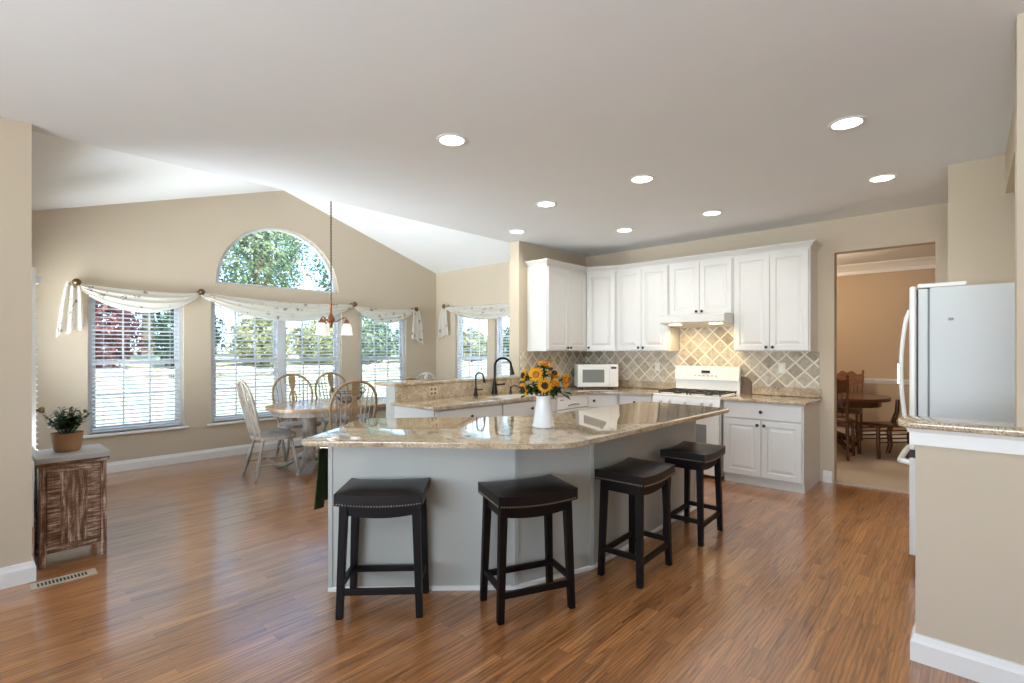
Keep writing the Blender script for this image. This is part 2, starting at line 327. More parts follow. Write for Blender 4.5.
# ------------------------------------------------------------------ the shell
H = 2.74; YB = 7.15; XR = 5.77; XS = 6.1; PX, PZ, SL = 3.04, 3.64, .318
def vz(x): return PZ-abs(x-PX)*SL
def arc(cx, cz, r, n=28): return [(cx+r*math.cos(PI*i/n), cz+r*math.sin(PI*i/n)) for i in range(n+1)]
WIN = {1: (.91, 1.82), 2: (2.12, 3.92), 3: (4.24, 5.12)}; WZ0, WZ1 = .45, 2.03
ARCX, ARCZ, ARCR = 3.02, 2.25, .85
fl = bmesh.new(); prism(fl, [(-3.6, -3.6), (6.16, -3.6), (6.16, 4.29), (5.9, 4.29), (5.9, 7.3), (-.1, 7.3), (-.1, 4.29), (-3.6, 4.29)], -.06, 0)
struct('floor', fl, 'floor')
outer = [(.1, -.06), (5.92, -.06), (5.92, vz(5.92)), (PX, PZ), (.1, vz(.1))]
holes = [rect(a, b, WZ0, WZ1) for a, b in WIN.values()]+[arc(ARCX, ARCZ, ARCR)]
bm = ngon_plate(outer, holes, .15, MXZ); bmesh.ops.translate(bm, verts=bm.verts, vec=(0, YB, 0)); struct('wall_back', bm, 'wall')
# right wall of the breakfast room, x = XR; plate coordinates (y, z)
MYZ = Matrix(((0, 0, 1, 0), (1, 0, 0, 0), (0, 1, 0, 0), (0, 0, 0, 1)))
RW = {4: (5.83, 6.62), 5: (4.87, 5.66)}
bm = ngon_plate(rect(4.29, YB, -.06, vz(XR)), [rect(a, b, WZ0, WZ1) for a, b in RW.values()], .15, MYZ); bmesh.ops.translate(bm, verts=bm.verts, vec=(XR, 0, 0)); struct('wall_right', bm, 'wall')
DY0, DY1 = 5.33, 6.2
bm = ngon_plate([(4.29, -.06), (DY0, -.06), (DY0, 2.05), (DY1, 2.05), (DY1, -.06), (YB, -.06), (YB, vz(.24)), (4.29, vz(.24))], [rect(6.3, 6.95, .45, 2.03), rect(4.6, 5.22, .45, 2.03)], .14, MYZ); bmesh.ops.translate(bm, verts=bm.verts, vec=(.1, 0, 0)); struct('wall_left', bm, 'wall')  # the unseen side openings are put in to let the fill light through
struct('wall_front_left', mk(bx, -3.6, .27, 4.15, 4.29, 0, H), 'wall')
struct('wall_kitchen', mk(bx, 4.64, XS+.15, 4.13, 4.29, 0, H), 'wall')
bm = ngon_plate([(-3.6, 0), (.238, 0), (.238, 2.395), (1.041, 2.395), (1.041, 0), (4.29, 0), (4.29, H), (-3.6, H)], [], .13, MYZ); bmesh.ops.translate(bm, verts=bm.verts, vec=(XS, 0, 0)); struct('wall_stove', bm, 'wall')
# gable over the edge of the flat ceiling, vault, flat ceiling
bm = ngon_plate([(PX-(PZ-H)/SL+.001, H), (PX+(PZ-H)/SL-.001, H), (PX, PZ)], [], .14, MXZ); bmesh.ops.translate(bm, verts=bm.verts, vec=(0, 4.146, 0)); struct('wall_gable', bm, 'ceil')
def slab(x0, x1):
    bm = bmesh.new(); vs = []
    for x in (x0, x1):
        for y in (4.15, YB+.15):
            for dz in (0, .12): vs.append((x, y, vz(x)+dz))
    v = [bm.verts.new(p) for p in vs]
    for f in ((0, 2, 6, 4), (1, 5, 7, 3), (0, 4, 5, 1), (2, 3, 7, 6), (0, 1, 3, 2), (4, 6, 7, 5)): bm.faces.new([v[i] for i in f])
    return bm
struct('ceiling_vault_left', slab(.1, PX), 'vault'); struct('ceiling_vault_right', slab(PX, 5.92), 'vault')
struct('ceiling', mk(bx, -3.6, XS+.15, -3.6, 4.1455, H, H+.14), 'ceil')
# right side: fridge alcove, partition with the half wall
struct('wall_pantry', mk(bx, 4.87, XS, -.75, .12, 0, H), 'wall')
struct('wall_alcove', mk(bx, 3.0, 4.87, -.75, -.6, 0, H), 'wall')
struct('wall_partition', mk(bx, 2.87, 3.0, -3.6, -.14, 0, H), 'wall')
struct('wall_half', mk(bx, 2.87, 3.0, -.14, .18, 0, 1.04), 'wall')
struct('trim_beam', mk(bx, 3.0, 4.87, -.31, -.18, 2.47, H), 'wall')
# family room behind the camera; its unseen window is put in for light
bm = ngon_plate(rect(-3.6, 4.15, 0, H), [rect(-1.3, 2.5, .45, 2.35)], .15, MYZ); bmesh.ops.translate(bm, verts=bm.verts, vec=(-3.6, 0, 0)); struct('wall_west', bm, 'wall')
struct('wall_south', mk(bx, -3.6, XS, -3.75, -3.6, 0, H), 'wall')
# dining room past the doorway
struct('floor_dining', mk(bx, 6.16, 9.7, -1.6, 3.4, -.06, .004), 'carpet')
struct('wall_dining', mk(bx, 9.55, 9.7, -1.6, 3.4, 0, H), 'dwall'); struct('wall_dining_right', mk(bx, 6.23, 9.55, -1.6, -1.45, 0, H), 'dwall'); struct('wall_dining_left', mk(bx, 6.23, 9.55, 3.25, 3.4, 0, H), 'dwall')
struct('ceiling_dining', mk(bx, 6.23, 9.7, -1.6, 3.4, H, H+.14), 'ceil')
bm = bmesh.new(); sweep(bm, [(9.55, 3.2), (9.55, -1.4)], [(0, H), (.12, H), (.12, H-.02), (.08, H-.05), (.03, H-.11), (.02, H-.16), (0, H-.16)]); struct('trim_dining_crown', bm, 'trim')
bm = bmesh.new(); sweep(bm, [(9.55, 3.2), (9.55, -1.4)], [(0, .94), (.03, .94), (.03, .915), (.018, .89), (.012, .865), (0, .865)]); struct('trim_chair_rail', bm, 'trim')
BB = [(0, 0), (.018, 0), (.018, .085), (.012, .1), (.008, .118), (0, .12)]
def base(name, path):
    bm = bmesh.new(); sweep(bm, path, BB); struct('baseboard_'+name, bm, 'trim')
base('back', [(XR, YB), (.24, YB)][::-1]); base('right', [(XR, YB), (XR, 4.31)]); base('left', [(.24, 4.29), (.24, DY0-.07)][::1])
base('front_left', [(-3.5, 4.15), (.27, 4.15), (.27, 4.29)]); base('stove', [(XS, 1.14), (XS, 1.06)]); base('dining', [(9.55, 3.2), (9.55, -1.4)])
base('half', [(3.0, .18), (2.87, .18), (2.87, -3.5)][::1])
struct('trim_threshold', mk(bx, 6.12, 6.2, .238, 1.041, 0, .012, .004), 'vent')

# ------------------------------------------------------------------ windows, blinds
def hung_window(n, wdt, units, loc, rz):
    """local: x along the wall, y from the room outwards (0 = wall face), z from sill"""
    hgt = WZ1-WZ0; ro = bpy.data.objects.new('window_%d' % n, None); C.objects.link(ro); ro.location = loc; ro.rotation_euler = (0, 0, rz); ro['kind'] = 'structure'
    bm = bmesh.new(); y0, y1 = .05, .12
    bx(bm, 0, .04, y0, y1, 0, hgt); bx(bm, wdt-.04, wdt, y0, y1, 0, hgt); bx(bm, .04, wdt-.04, y0, y1, 0, .04); bx(bm, .04, wdt-.04, y0, y1, hgt-.04, hgt)
    uw = (wdt-.08-(units-1)*.1)/units
    for u in range(1, units): x = .04+u*uw+(u-1)*.1; bx(bm, x, x+.1, y0-.01, y1, .04, hgt-.04)
    obj('window_frame', bm, 'vinyl', ro)
    for u in range(units):
        xa = .04+u*(uw+.1); xb = xa+uw; mid = hgt*.5
        for zz, (za, zb), yy in (('lower', (.04, mid+.02), .062), ('upper', (mid-.02, hgt-.04), .088)):
            bm = bmesh.new(); t = .036
            bx(bm, xa, xa+t, yy, yy+.026, za, zb); bx(bm, xb-t, xb, yy, yy+.026, za, zb); bx(bm, xa+t, xb-t, yy, yy+.026, za, za+t); bx(bm, xa+t, xb-t, yy, yy+.026, zb-t, zb)
            for k in (1, 2):
                x = xa+t+(xb-xa-2*t)*k/3; bx(bm, x-.008, x+.008, yy+.008, yy+.02, za+t, zb-t)
            z = (za+zb)/2
            for k in range(3):
                x0 = xa+t+(xb-xa-2*t)*k/3; x1 = xa+t+(xb-xa-2*t)*(k+1)/3
                bx(bm, x0+.008, x1-.008, yy+.008, yy+.02, z-.008, z+.008)
            s_ = obj('sash', bm, 'vinyl', ro)
            obj('pane', mk(bx, xa+t, xb-t, yy+.012, yy+.015, za+t, zb-t), 'glass', s_)
            if zz == 'lower':
                bm = bmesh.new()
                for k in (.3, .7): box(bm, (xa+uw*k, yy-.006, zb+.006), (.05, .03, .018), .005)
                obj('sash_lock', bm, 'vinyl', s_)
    obj('sill', mk(bx, -.05, wdt+.05, -.04, .05, -.03, 0, .008), 'trim', ro)
    return ro
def blind(label, wdt, loc, rz, tilt=R(14), drop=1.5, depth=.0):
    ro = thing('window_blind', label, 'blind', loc, rz, 'white slatted blinds in the windows')
    obj('head_rail', mk(bx, 0, wdt, .0, .045, drop-.05, drop, .004), 'slat', ro)
    bm = bmesh.new(); n = int((drop-.09)/.048)
    for i in range(n):
        z = .045+i*.048
        box(bm, (wdt/2, .022, z), (wdt, .044, .0028), 0, Matrix.Rotation(tilt, 4, 'X'))
    obj('slats', bm, 'slat', ro)
    obj('bottom_rail', mk(bx, 0, wdt, .006, .04, .008, .028, .004), 'slat', ro)
    bm = bmesh.new()
    for x in (.12*wdt, .88*wdt):
        for y in (-.004, .048): rod(bm, (x, y, .02), (x, y, drop-.03), .0012, seg=5)
    obj('ladder_cord', bm, 'slat', ro)
    bm = bmesh.new()
    for dx in (0, .025):
        rod(bm, (wdt-.07-dx, -.012, drop-.03), (wdt-.07-dx, -.012, .62), .0012, seg=5); rod(bm, (wdt-.07-dx, -.012, .59), (wdt-.07-dx, -.012, .63), .007, .003, seg=8)
    obj('pull_cord', bm, 'black', ro)
    return ro
for n, (a, b) in WIN.items(): hung_window(n, b-a, 2 if n == 2 else 1, (a, YB, WZ0), 0)
for n, (a, b) in RW.items(): hung_window(n, b-a, 1, (XR, b, WZ0), -PI/2)
blind('white slatted blind in the window left of the arched one, above the potted plant', .83, (.95, YB+.001, WZ0+.01), 0, drop=1.54)
blind('white slatted blind in left half of the twin window under the arch', .80, (2.165, YB+.001, WZ0+.01), 0, drop=1.54)
blind('white slatted blind in right half of the twin window under the arch', .80, (3.075, YB+.001, WZ0+.01), 0, drop=1.54)
blind('white slatted blind in the window between the arch and the room corner', .80, (4.28, YB+.001, WZ0+.01), 0, drop=1.54)
blind('white slatted blind in side wall window nearest the corner, behind the small faucet', .71, (XR+.001, 6.58, WZ0+.01), -PI/2, drop=1.54)
blind('white slatted blind in side wall window behind the tall black faucet', .71, (XR+.001, 5.62, WZ0+.01), -PI/2, drop=1.54)
ro = bpy.data.objects.new('window_6', None); C.objects.link(ro); ro['kind'] = 'structure'; ro.location = (ARCX, YB, ARCZ)
bm = ngon_plate(arc(0, 0, ARCR), [[(x*.93, z*.93+.03) for x, z in arc(0, 0, ARCR)]], .06, MXZ); bmesh.ops.translate(bm, verts=bm.verts, vec=(0, .06, 0)); fr = obj('window_frame', bm, 'vinyl', ro)
bm = ngon_plate([(x*.92, z*.92+.03) for x, z in arc(0, 0, ARCR)], [], .004, MXZ); bmesh.ops.translate(bm, verts=bm.verts, vec=(0, .09, 0)); obj('pane', bm, 'glass', fr)
# unseen family room window, put in to let light through
ro = bpy.data.objects.new('window_7', None); C.objects.link(ro); ro['kind'] = 'structure'; ro.location = (-3.6, .6, .45)
bm = bmesh.new()
for y in (-1.9, -.65, .6, 1.85): bx(bm, .04, .1, y, y+.05, 0, 1.9)
bx(bm, .04, .1, -1.9, 1.9, 0, .05); bx(bm, .04, .1, -1.9, 1.9, 1.85, 1.9); obj('window_frame', bm, 'vinyl', ro)

# glazed door in the left wall, standing ajar
ro = bpy.data.objects.new('door_1', None); C.objects.link(ro); ro['kind'] = 'structure'; ro.location = (.225, DY1-.02, .01); ro.rotation_euler = (0, 0, R(7.5))
DW = DY1-DY0-.04
bm = bmesh.new(); bx(bm, 0, .04, -.11, 0, 0, 2.02); bx(bm, 0, .04, -DW, -DW+.11, 0, 2.02); bx(bm, 0, .04, -DW+.11, -.11, 0, .22); bx(bm, 0, .04, -DW+.11, -.11, 1.9, 2.02); obj('door_frame', bm, 'trim', ro)
obj('pane', mk(bx, .018, .022, -DW+.11, -.11, .22, 1.9), 'glass', ro)
bm = bmesh.new()
for i in range(36): box(bm, (.056, -DW/2, .2+i*.047), (.0028, DW-.12, .03), 0, Matrix.Rotation(R(55), 4, 'Y'))
obj('slats', bm, 'slat', ro)
obj('head_rail', mk(bx, .042, .08, -DW+.03, -.05, 1.9, 1.96, .004), 'slat', ro)
bm = bmesh.new(); rod(bm, (.04, -DW+.05, .9), (.075, -DW+.05, .9), .012, .01); lathe(bm, [(0, .06), (.02, .065), (.027, .08), (.022, .097), (0, .1)], Matrix.Translation((.0, -DW+.05, .9)) @ Matrix.Rotation(PI/2, 4, 'Y'), 14); obj('door_handle', bm, 'brass', ro, 40)
bm = bmesh.new(); bx(bm, .24, .262, DY0-.07, DY0, 0, 2.12); bx(bm, .24, .262, DY1, DY1+.07, 0, 2.12); bx(bm, .24, .262, DY0, DY1, 2.05, 2.12); struct('trim_door_casing', bm, 'trim')

# ------------------------------------------------------------------ outlets, floor register
def outlet(label, loc, rz, gang=1, pm='plate', hh=.057):
    ro = thing('wall_outlet', label, 'outlet', loc, rz); wd = .07 if gang == 1 else .115
    obj('cover_plate', mk(bx, -wd/2, wd/2, -.006, 0, -hh, hh, .003), pm, ro)
    bm = bmesh.new()
    for g in range(gang):
        x = 0 if gang == 1 else (-.023, .023)[g]
        for z in (-.022, .022): bx(bm, x-.014, x+.014, -.009, -.005, z-.013, z+.013, .003)
    obj('socket', bm, 'trim' if gang == 1 else 'seatpad', ro)
outlet('white double outlet on tile between microwave and stove', (XS-.0165, 3.0, 1.165), -PI/2); outlet('white outlet on tile backsplash right of the stove', (XS-.0165, 1.53, 1.185), -PI/2)
outlet('white outlet low on beige wall behind the potted plant', (.62, YB-.001, .62), 0)
ro = thing('floor_register', 'tan metal floor register with dark slots in front of washed cabinet', 'vent', (.405, 4.035, .0005), R(0))
bm = ngon_plate(rect(-.15, .15, -.055, .055), [rect(-.12+i*.0166, -.12+i*.0166+.0095, -.033, .033) for i in range(14)], .005); obj('grille', bm, 'vent', ro)
obj('duct', mk(bx, -.125, .115, -.035, .035, 0, .0012), 'dark', ro)

# ------------------------------------------------------------------ kitchen cabinets
def panel_front(bm, x0, x1, z0, z1, y, t=.02, fr=.055, raised=True):
    """raised-panel slab in the x-z plane, its face towards -y at y-t"""
    rings = [(0, 0), (0, t-.003), (.003, t)]
    if raised: rings += [(fr, t), (fr+.006, t-.008), (fr+.016, t-.008), (fr+.042, t-.001)]
    prev = None
    for ins, dy in rings:
        r = [bm.verts.new((x, y-dy, z)) for x, z in ((x0+ins, z0+ins), (x1-ins, z0+ins), (x1-ins, z1-ins), (x0+ins, z1-ins))]
        if prev:
            for i in range(4): bm.faces.new((prev[i], prev[(i+1) % 4], r[(i+1) % 4], r[i]))
        else: bm.faces.new(r)
        prev = r
    bm.faces.new(prev)
def knob(parent, x, y, z):
    bm = bmesh.new(); lathe(bm, [(.006, 0), (.006, .012), (.015, .016), (.0165, .022), (.011, .028), (0, .029)], Matrix.Translation((x, y, z)) @ Matrix.Rotation(PI/2, 4, 'X'), 14)
    return obj('knob', bm, 'black', parent, 40)
def door(parent, x0, x1, z0, z1, y, kx=None, kz=None):
    d = obj('door', mk(panel_front, x0, x1, z0, z1, y), 'cab', parent)
    if kx is not None: knob(d, kx, y-.02, kz)
    return d
def drawer(parent, x0, x1, z0, z1, y, k=True):
    d = obj('drawer', mk(panel_front, x0, x1, z0, z1, y, .02, .02, False), 'cab', parent)
    if k: knob(d, (x0+x1)/2, y-.02, (z0+z1)/2)
    return d
def upper(label, loc, rz, wd, dp, z0, z1, doors, knobs):
    """root at the front left bottom on the floor plan; local -y is the front, body behind it"""
    ro = thing('upper_cabinet', label, 'cabinet', (loc[0], loc[1], z0), rz, 'white upper cabinets'); h = z1-z0
    obj('carcass', mk(bx, 0, wd, .0, dp, 0, h), 'cab', ro)
    n = doors
    for i in range(n):
        a = .012+i*(wd-.024)/n+.002; b = .012+(i+1)*(wd-.024)/n-.002
        kx = (b-.03) if knobs[i] == 'r' else (a+.03)
        door(ro, a, b, .012, h-.02, -.0005, kx, .045)
    return ro
UZ0, UZ1 = 1.37, 2.43
FX = 5.80; FY = 3.815
upper('white upper cabinet with two doors, at the wall end beside the window', (4.794, FY), 0, .85, 4.128-FY, UZ0, UZ1, 2, 'rl')
upper('white two-door upper cabinet between corner cabinet and range hood', (FX, 3.44), -PI/2, .735, XS-FX-.002, UZ0, UZ1, 2, 'rl')
upper('short white two-door upper cabinet above the range hood', (FX, 2.703), -PI/2, .753, XS-FX-.002, 1.79, UZ1, 2, 'rl')
upper('white two-door upper cabinet right of the range hood', (FX, 1.948), -PI/2, .752, XS-FX-.002, UZ0, UZ1, 2, 'rl')
ro = thing('upper_cabinet', 'narrow angled corner upper cabinet with one door above the microwave', 'cabinet', (5.645, FY, UZ0), 0, 'white upper cabinets')
bm = bmesh.new(); prism(bm, [(.002, 0), (FX-5.645-.002, 3.442-FY), (XS-5.645-.002, 3.442-FY), (XS-5.645-.002, 4.128-FY), (.002, 4.128-FY)], 0, UZ1-UZ0); obj('carcass', bm, 'cab', ro)
dv = Vector((FX-5.645, 3.44-FY)); dl = dv.length; da = math.atan2(dv.y, dv.x)
bm = bmesh.new(); panel_front(bm, .016, dl-.016, .012, UZ1-UZ0-.02, -.001); d = obj('door', bm, 'cab', ro); d.rotation_euler = (0, 0, da)
knob(d, .045, -.021, .045)
bm = bmesh.new(); sweep(bm, [(4.794, 4.12), (4.794, FY), (5.645, FY), (FX, 3.44), (FX, 1.196), (6.095, 1.196)][::1], [(-.01, UZ1+.001), (.002, UZ1+.001), (.004, UZ1+.012), (.016, UZ1+.022), (.034, UZ1+.044), (.048, UZ1+.05), (.048, UZ1+.064), (-.01, UZ1+.064)])
tag(obj('crown_moulding', bm, 'cab'), 'white crown moulding running along the tops of the upper cabinets', 'moulding')
bm = bmesh.new(); bx(bm, 4.64, XS-.014, 4.116, 4.1295, .88, UZ0+.3); 
bm.free(); bm = bmesh.new(); bx(bm, 4.66, XS-.014, 4.116, 4.1295, .885, UZ0-.002)
tag(obj('tile_backsplash', bm, 'tile'), 'diagonal beige tile backsplash behind the sunflowers, on the short wall', 'backsplash')
bm = bmesh.new(); bx(bm, XS-.0145, XS-.0005, 1.175, 4.128, .885, UZ0-.002); bx(bm, XS-.0145, XS-.0005, 1.95, 2.70, UZ0-.002, 1.70)
tag(obj('tile_backsplash', bm, 'tile'), 'diagonal beige tile backsplash behind the stove and microwave', 'backsplash')

CZ = .882
def basecab(label, loc, rz, wd, dp, doors=2, knobs='rl', drawers=1, toe=True):
    ro = thing('base_cabinet', label, 'cabinet', (loc[0], loc[1], 0), rz, 'white base cabinets'); h = CZ-.032
    obj('carcass', mk(bx, 0, wd, 0, dp, .09, h), 'cab', ro)
    obj('toe_kick', mk(bx, 0, wd, .03, dp, 0, .0895), 'cab', ro)
    for i in range(drawers):
        a = .012+i*(wd-.024)/drawers+.002; b = .012+(i+1)*(wd-.024)/drawers-.002
        drawer(ro, a, b, h-.165, h-.015, -.0005)
    for i in range(doors):
        a = .012+i*(wd-.024)/doors+.002; b = .012+(i+1)*(wd-.024)/doors-.002
        door(ro, a, b, .1, h-.18, -.0005, (b-.03) if knobs[i] == 'r' else (a+.03), h-.225)
    return ro
BX_ = 5.43; BYF = 3.50
basecab('white base cabinet with one drawer over two doors, right of the stove', (BX_, 1.93), -PI/2, .755, XS-BX_-.002)
basecab('white base cabinet with a single drawer, left of the stove', (BX_, 3.18), -PI/2, .45, XS-BX_-.002, 1, 'r')
basecab('white peninsula base cabinet with knobbed drawer at the free end', (2.80, BYF), 0, .86, 4.10-BYF, 2)
basecab('white sink base cabinet in front of the black faucet', (3.662, BYF), 0, .90, 4.10-BYF, 2)
ro = thing('base_cabinet', 'angled white corner base cabinet under the microwave', 'cabinet', (5.19, BYF, 0), 0, 'white base cabinets')
bm = bmesh.new(); prism(bm, [(.0, 0), (BX_-5.19, 3.185-BYF), (6.098-5.19, 3.185-BYF), (6.098-5.19, 4.1-BYF), (0, 4.1-BYF)], .09, CZ-.032); obj('carcass', bm, 'cab', ro)
bm = bmesh.new(); prism(bm, [(.02, .06), (BX_-5.19+.05, 3.2-BYF), (6.09-5.19, 3.2-BYF), (6.09-5.19, 4.09-BYF), (.02, 4.09-BYF)], 0, .0895); obj('toe_kick', bm, 'cab', ro)
dv = Vector((BX_-5.19, 3.185-BYF)); dl = dv.length; da = math.atan2(dv.y, dv.x)
bm = bmesh.new(); panel_front(bm, .02, dl-.02, CZ-.032-.165, CZ-.047, -.001, .02, .02, False); d = obj('drawer', bm, 'cab', ro); d.rotation_euler = (0, 0, da); knob(d, .09, -.021, CZ-.12)
bm = bmesh.new(); panel_front(bm, .02, dl-.02, .1, CZ-.212, -.001); d = obj('door', bm, 'cab', ro); d.rotation_euler = (0, 0, da); knob(d, .05, -.021, CZ-.26)
# dishwasher
ro = thing('dishwasher', 'white dishwasher with pocket handle, between sink cabinet and corner cabinet', 'dishwasher', (4.567, BYF, 0), 0)
obj('body', mk(bx, 0, .615, .01, .58, .09, CZ-.034), 'appl', ro); obj('door', mk(bx, .004, .611, -.025, .0095, .1, .69, .006), 'appl', ro)
cp = obj('control_panel', mk(bx, .004, .611, -.03, .0095, .695, CZ-.036, .006), 'appl', ro)
bm = bmesh.new(); tube(bm, [(.2+.215*i/8, -.034-.012*math.sin(PI*i/8), .735+.012*math.sin(PI*i/8)) for i in range(9)], .007); obj('handle', bm, 'grey', cp, 40)
obj('badge', mk(bx, .04, .11, -.032, -.029, .8, .812), 'grey', cp); obj('toe_kick', mk(bx, .0, .615, .06, .3, 0, .0895), 'appl', ro)

# counters (granite, continuous per run)
CT = .03
def slabtop(name, label, poly, z1=CZ, t=CT, bev=.009):
    bm = bmesh.new(); prism(bm, poly, z1-t, z1, bev)
    return tag(obj(name, bm, 'granite', None, 50), label, 'countertop')
o = slabtop('countertop', 'brown granite countertop of the sink peninsula, wrapping to the stove', [(2.76, 3.46), (5.17, 3.46), (5.39, 3.18), (5.39, 2.725), (6.083, 2.725), (6.083, 4.112), (2.76, 4.112)])
bx_ = mk(bx, XS-.033, XS-.0155, 2.725, 4.11, CZ, CZ+.095, .004); obj('backsplash_rim', bx_, 'granite', o)
# sink cut-out replaced by an inset basin rim
ro = thing('sink', 'white sink basin set into the granite in front of the faucets', 'sink', (4.02, 3.68, CZ-.0288), 0)
bm = ngon_plate(rect(-.27, .27, -.14, .14), [rect(-.25, .25, -.12, .12)], .03); obj('rim', bm, 'ceramic', ro)
bm = bmesh.new(); bx(bm, -.2495, .2495, -.1195, .1195, .0286, .0296); obj('basin', bm, 'ceramic', ro)
o = slabtop('countertop', 'granite countertop on the base cabinet right of the stove', [(5.39, 1.943), (5.39, 1.15), (6.083, 1.15), (6.083, 1.943)])
obj('backsplash_rim', mk(bx, XS-.033, XS-.0155, 1.155, 1.943, CZ, CZ+.095, .004), 'granite', o)
# peninsula knee wall + raised bar
struct('wall_peninsula', mk(bx, 2.83, 4.64, 4.135, 4.29, 0, 1.03), 'island')
o = slabtop('countertop', 'raised granite bar ledge behind the sink, ending at the wall', [(2.80, 4.10), (4.638, 4.10), (4.638, 4.45), (2.79, 4.45)], 1.062)
tag(obj('granite_splash', mk(bx, 2.84, 4.638, 4.114, 4.134, CZ, 1.031), 'granite'), 'granite upstand with an outlet, under the raised bar ledge', 'backsplash')
outlet('beige double outlet set in the granite under the bar ledge', (3.28, 4.113, .957), 0, 2, 'outletbeige', .048)

# range
RY0, RY1 = 1.951, 2.717
ro = thing('gas_range', 'white gas range with black grates under the range hood', 'stove', (5.42, RY1, 0), -PI/2); W_ = RY1-RY0
obj('body', mk(bx, 0, W_, 0.0, .64, .03, .86, .004), 'appl', ro)
bm = bmesh.new(); bx(bm, 0, W_, -.02, .64, .862, .88, .006); obj('cooktop', bm, 'appl', ro)
g = bmesh.new()
for cx_ in (.2, W_-.2):
    for y in (.1, .32, .54): bx(g, cx_-.17, cx_+.17, y-.006, y+.006, .896, .912)
    for dx in (-.17, -.06, .06, .17): bx(g, cx_+dx-.006, cx_+dx+.006, .06, .56, .898, .914)
    for dx in (-.165, .165):
        for y in (.07, .55): bx(g, cx_+dx-.006, cx_+dx+.006, y-.006, y+.006, .88, .9)
obj('grate', g, 'iron', ro)
for cx_ in (.2, W_-.2):
    for y in (.19, .44):
        bm = bmesh.new(); lathe(bm, [(.045, .88), (.045, .888), (.03, .893), (0, .893)], Matrix.Translation((cx_, y, 0)), 18); obj('burner', bm, 'iron', ro, 40)
bm = bmesh.new(); v = [bm.verts.new(p) for p in ((0, -.0005, .75), (W_, -.0005, .75), (W_, -.0005, .86), (0, -.0005, .86), (0, -.045, .755), (W_, -.045, .755), (W_, -.02, .862), (0, -.02, .862))]
for f in ((0, 1, 2, 3), (4, 5, 6, 7), (0, 1, 5, 4), (3, 2, 6, 7), (0, 3, 7, 4), (1, 2, 6, 5)): bm.faces.new([v[i] for i in f])
cp = obj('control_panel', bm, 'appl', ro)
for x in (.1, .2, .385, .57, .67):
    bm = bmesh.new(); m_ = Matrix.Translation((x, -.032, .808)) @ Matrix.Rotation(R(77), 4, 'X'); lathe(bm, [(.024, 0), (.024, .006), (.019, .01), (.018, .026), (0, .028)], m_, 16); bx(bm, x-.004, x+.004, -.066, -.05, .795, .822, .002); obj('knob', bm, 'appl', cp, 40)
dr = obj('oven_door', mk(bx, .006, W_-.006, -.04, -.0005, .22, .735, .008), 'appl', ro)
obj('door_glass', mk(bx, .14, W_-.14, -.043, -.039, .36, .58, .002), 'mwglass', dr)
bm = bmesh.new(); tube(bm, [(.08, -.04, .68), (.08, -.075, .68), (.12, -.083, .68), (W_-.12, -.083, .68), (W_-.08, -.075, .68), (W_-.08, -.04, .68)], .011); obj('handle', bm, 'appl', dr, 40)
obj('drawer', mk(bx, .006, W_-.006, -.03, -.0005, .04, .212, .008), 'appl', ro)
bm = bmesh.new(); bx(bm, .0, W_, .59, .635, .88, 1.03); v = [bm.verts.new(p) for p in ((0, .635, 1.03), (W_, .635, 1.03), (0, .56, 1.03), (W_, .56, 1.03), (0, .635, 1.19), (W_, .635, 1.19), (0, .585, 1.19), (W_, .585, 1.19))]
for f in ((0, 1, 3, 2), (4, 5, 7, 6), (2, 3, 7, 6), (0, 1, 5, 4), (0, 2, 6, 4), (1, 3, 7, 5)): bm.faces.new([v[i] for i in f])
bgd = obj('backguard', bm, 'appl', ro)
obj('display', mk(bx, .335, .43, .558, .575, 1.11, 1.14), 'dark', bgd)
bm = bmesh.new()
for i in range(6): bx(bm, .25+i*.05, .27+i*.05, .553, .57, 1.075, 1.083)
obj('buttons', bm, 'grey', bgd)
bm = bmesh.new(); 
# hood
ro = thing('range_hood', 'white under-cabinet range hood with two lit lamps above the stove', 'range hood', (5.51, 2.70, 1.69), -PI/2)
Wd = 2.70-1.951
bm = bmesh.new(); prof = [(0, .012), (0, .085), (.03, .099), (.585, .099), (.585, -.03), (.3, -.03)]
a = [bm.verts.new((0, y, z)) for y, z in prof]; b = [bm.verts.new((Wd, y, z)) for y, z in prof]; n = len(prof)
bm.faces.new(a); bm.faces.new(list(reversed(b)))
for i in range(n): bm.faces.new((a[i], a[(i+1) % n], b[(i+1) % n], b[i]))
obj('hood_body', bm, 'cab', ro)
for x in (.14, Wd-.14):
    l_ = obj('hood_lamp', mk(bx, x-.07, x+.07, .12, .19, -.012, -.001, .004), 'hoodlamp', ro)
    l_.rotation_euler = (0, 0, 0)
for y in (2.56, 2.09): light('SPOT', 'hood_light', (5.72, y, 1.655), HOOD, (1, .72, .38), .05, (0, -R(20), 0), spot_size=R(150), spot_blend=.8)
# cutting board leaning behind the stove's right side
bm = ngon_plate([(.09*math.cos(t*PI/10), .11+.09*math.sin(t*PI/10)) for t in range(11)]+[(-.09, 0), (.09, 0)], [], .015, MXZ)
o = tag(obj('cutting_board', bm, 'trunk'), 'round-topped brown board leaning on tile right of the stove', 'board'); o.location = (6.035, 1.928, CZ); o.rotation_euler = (R(-6), 0, -PI/2)
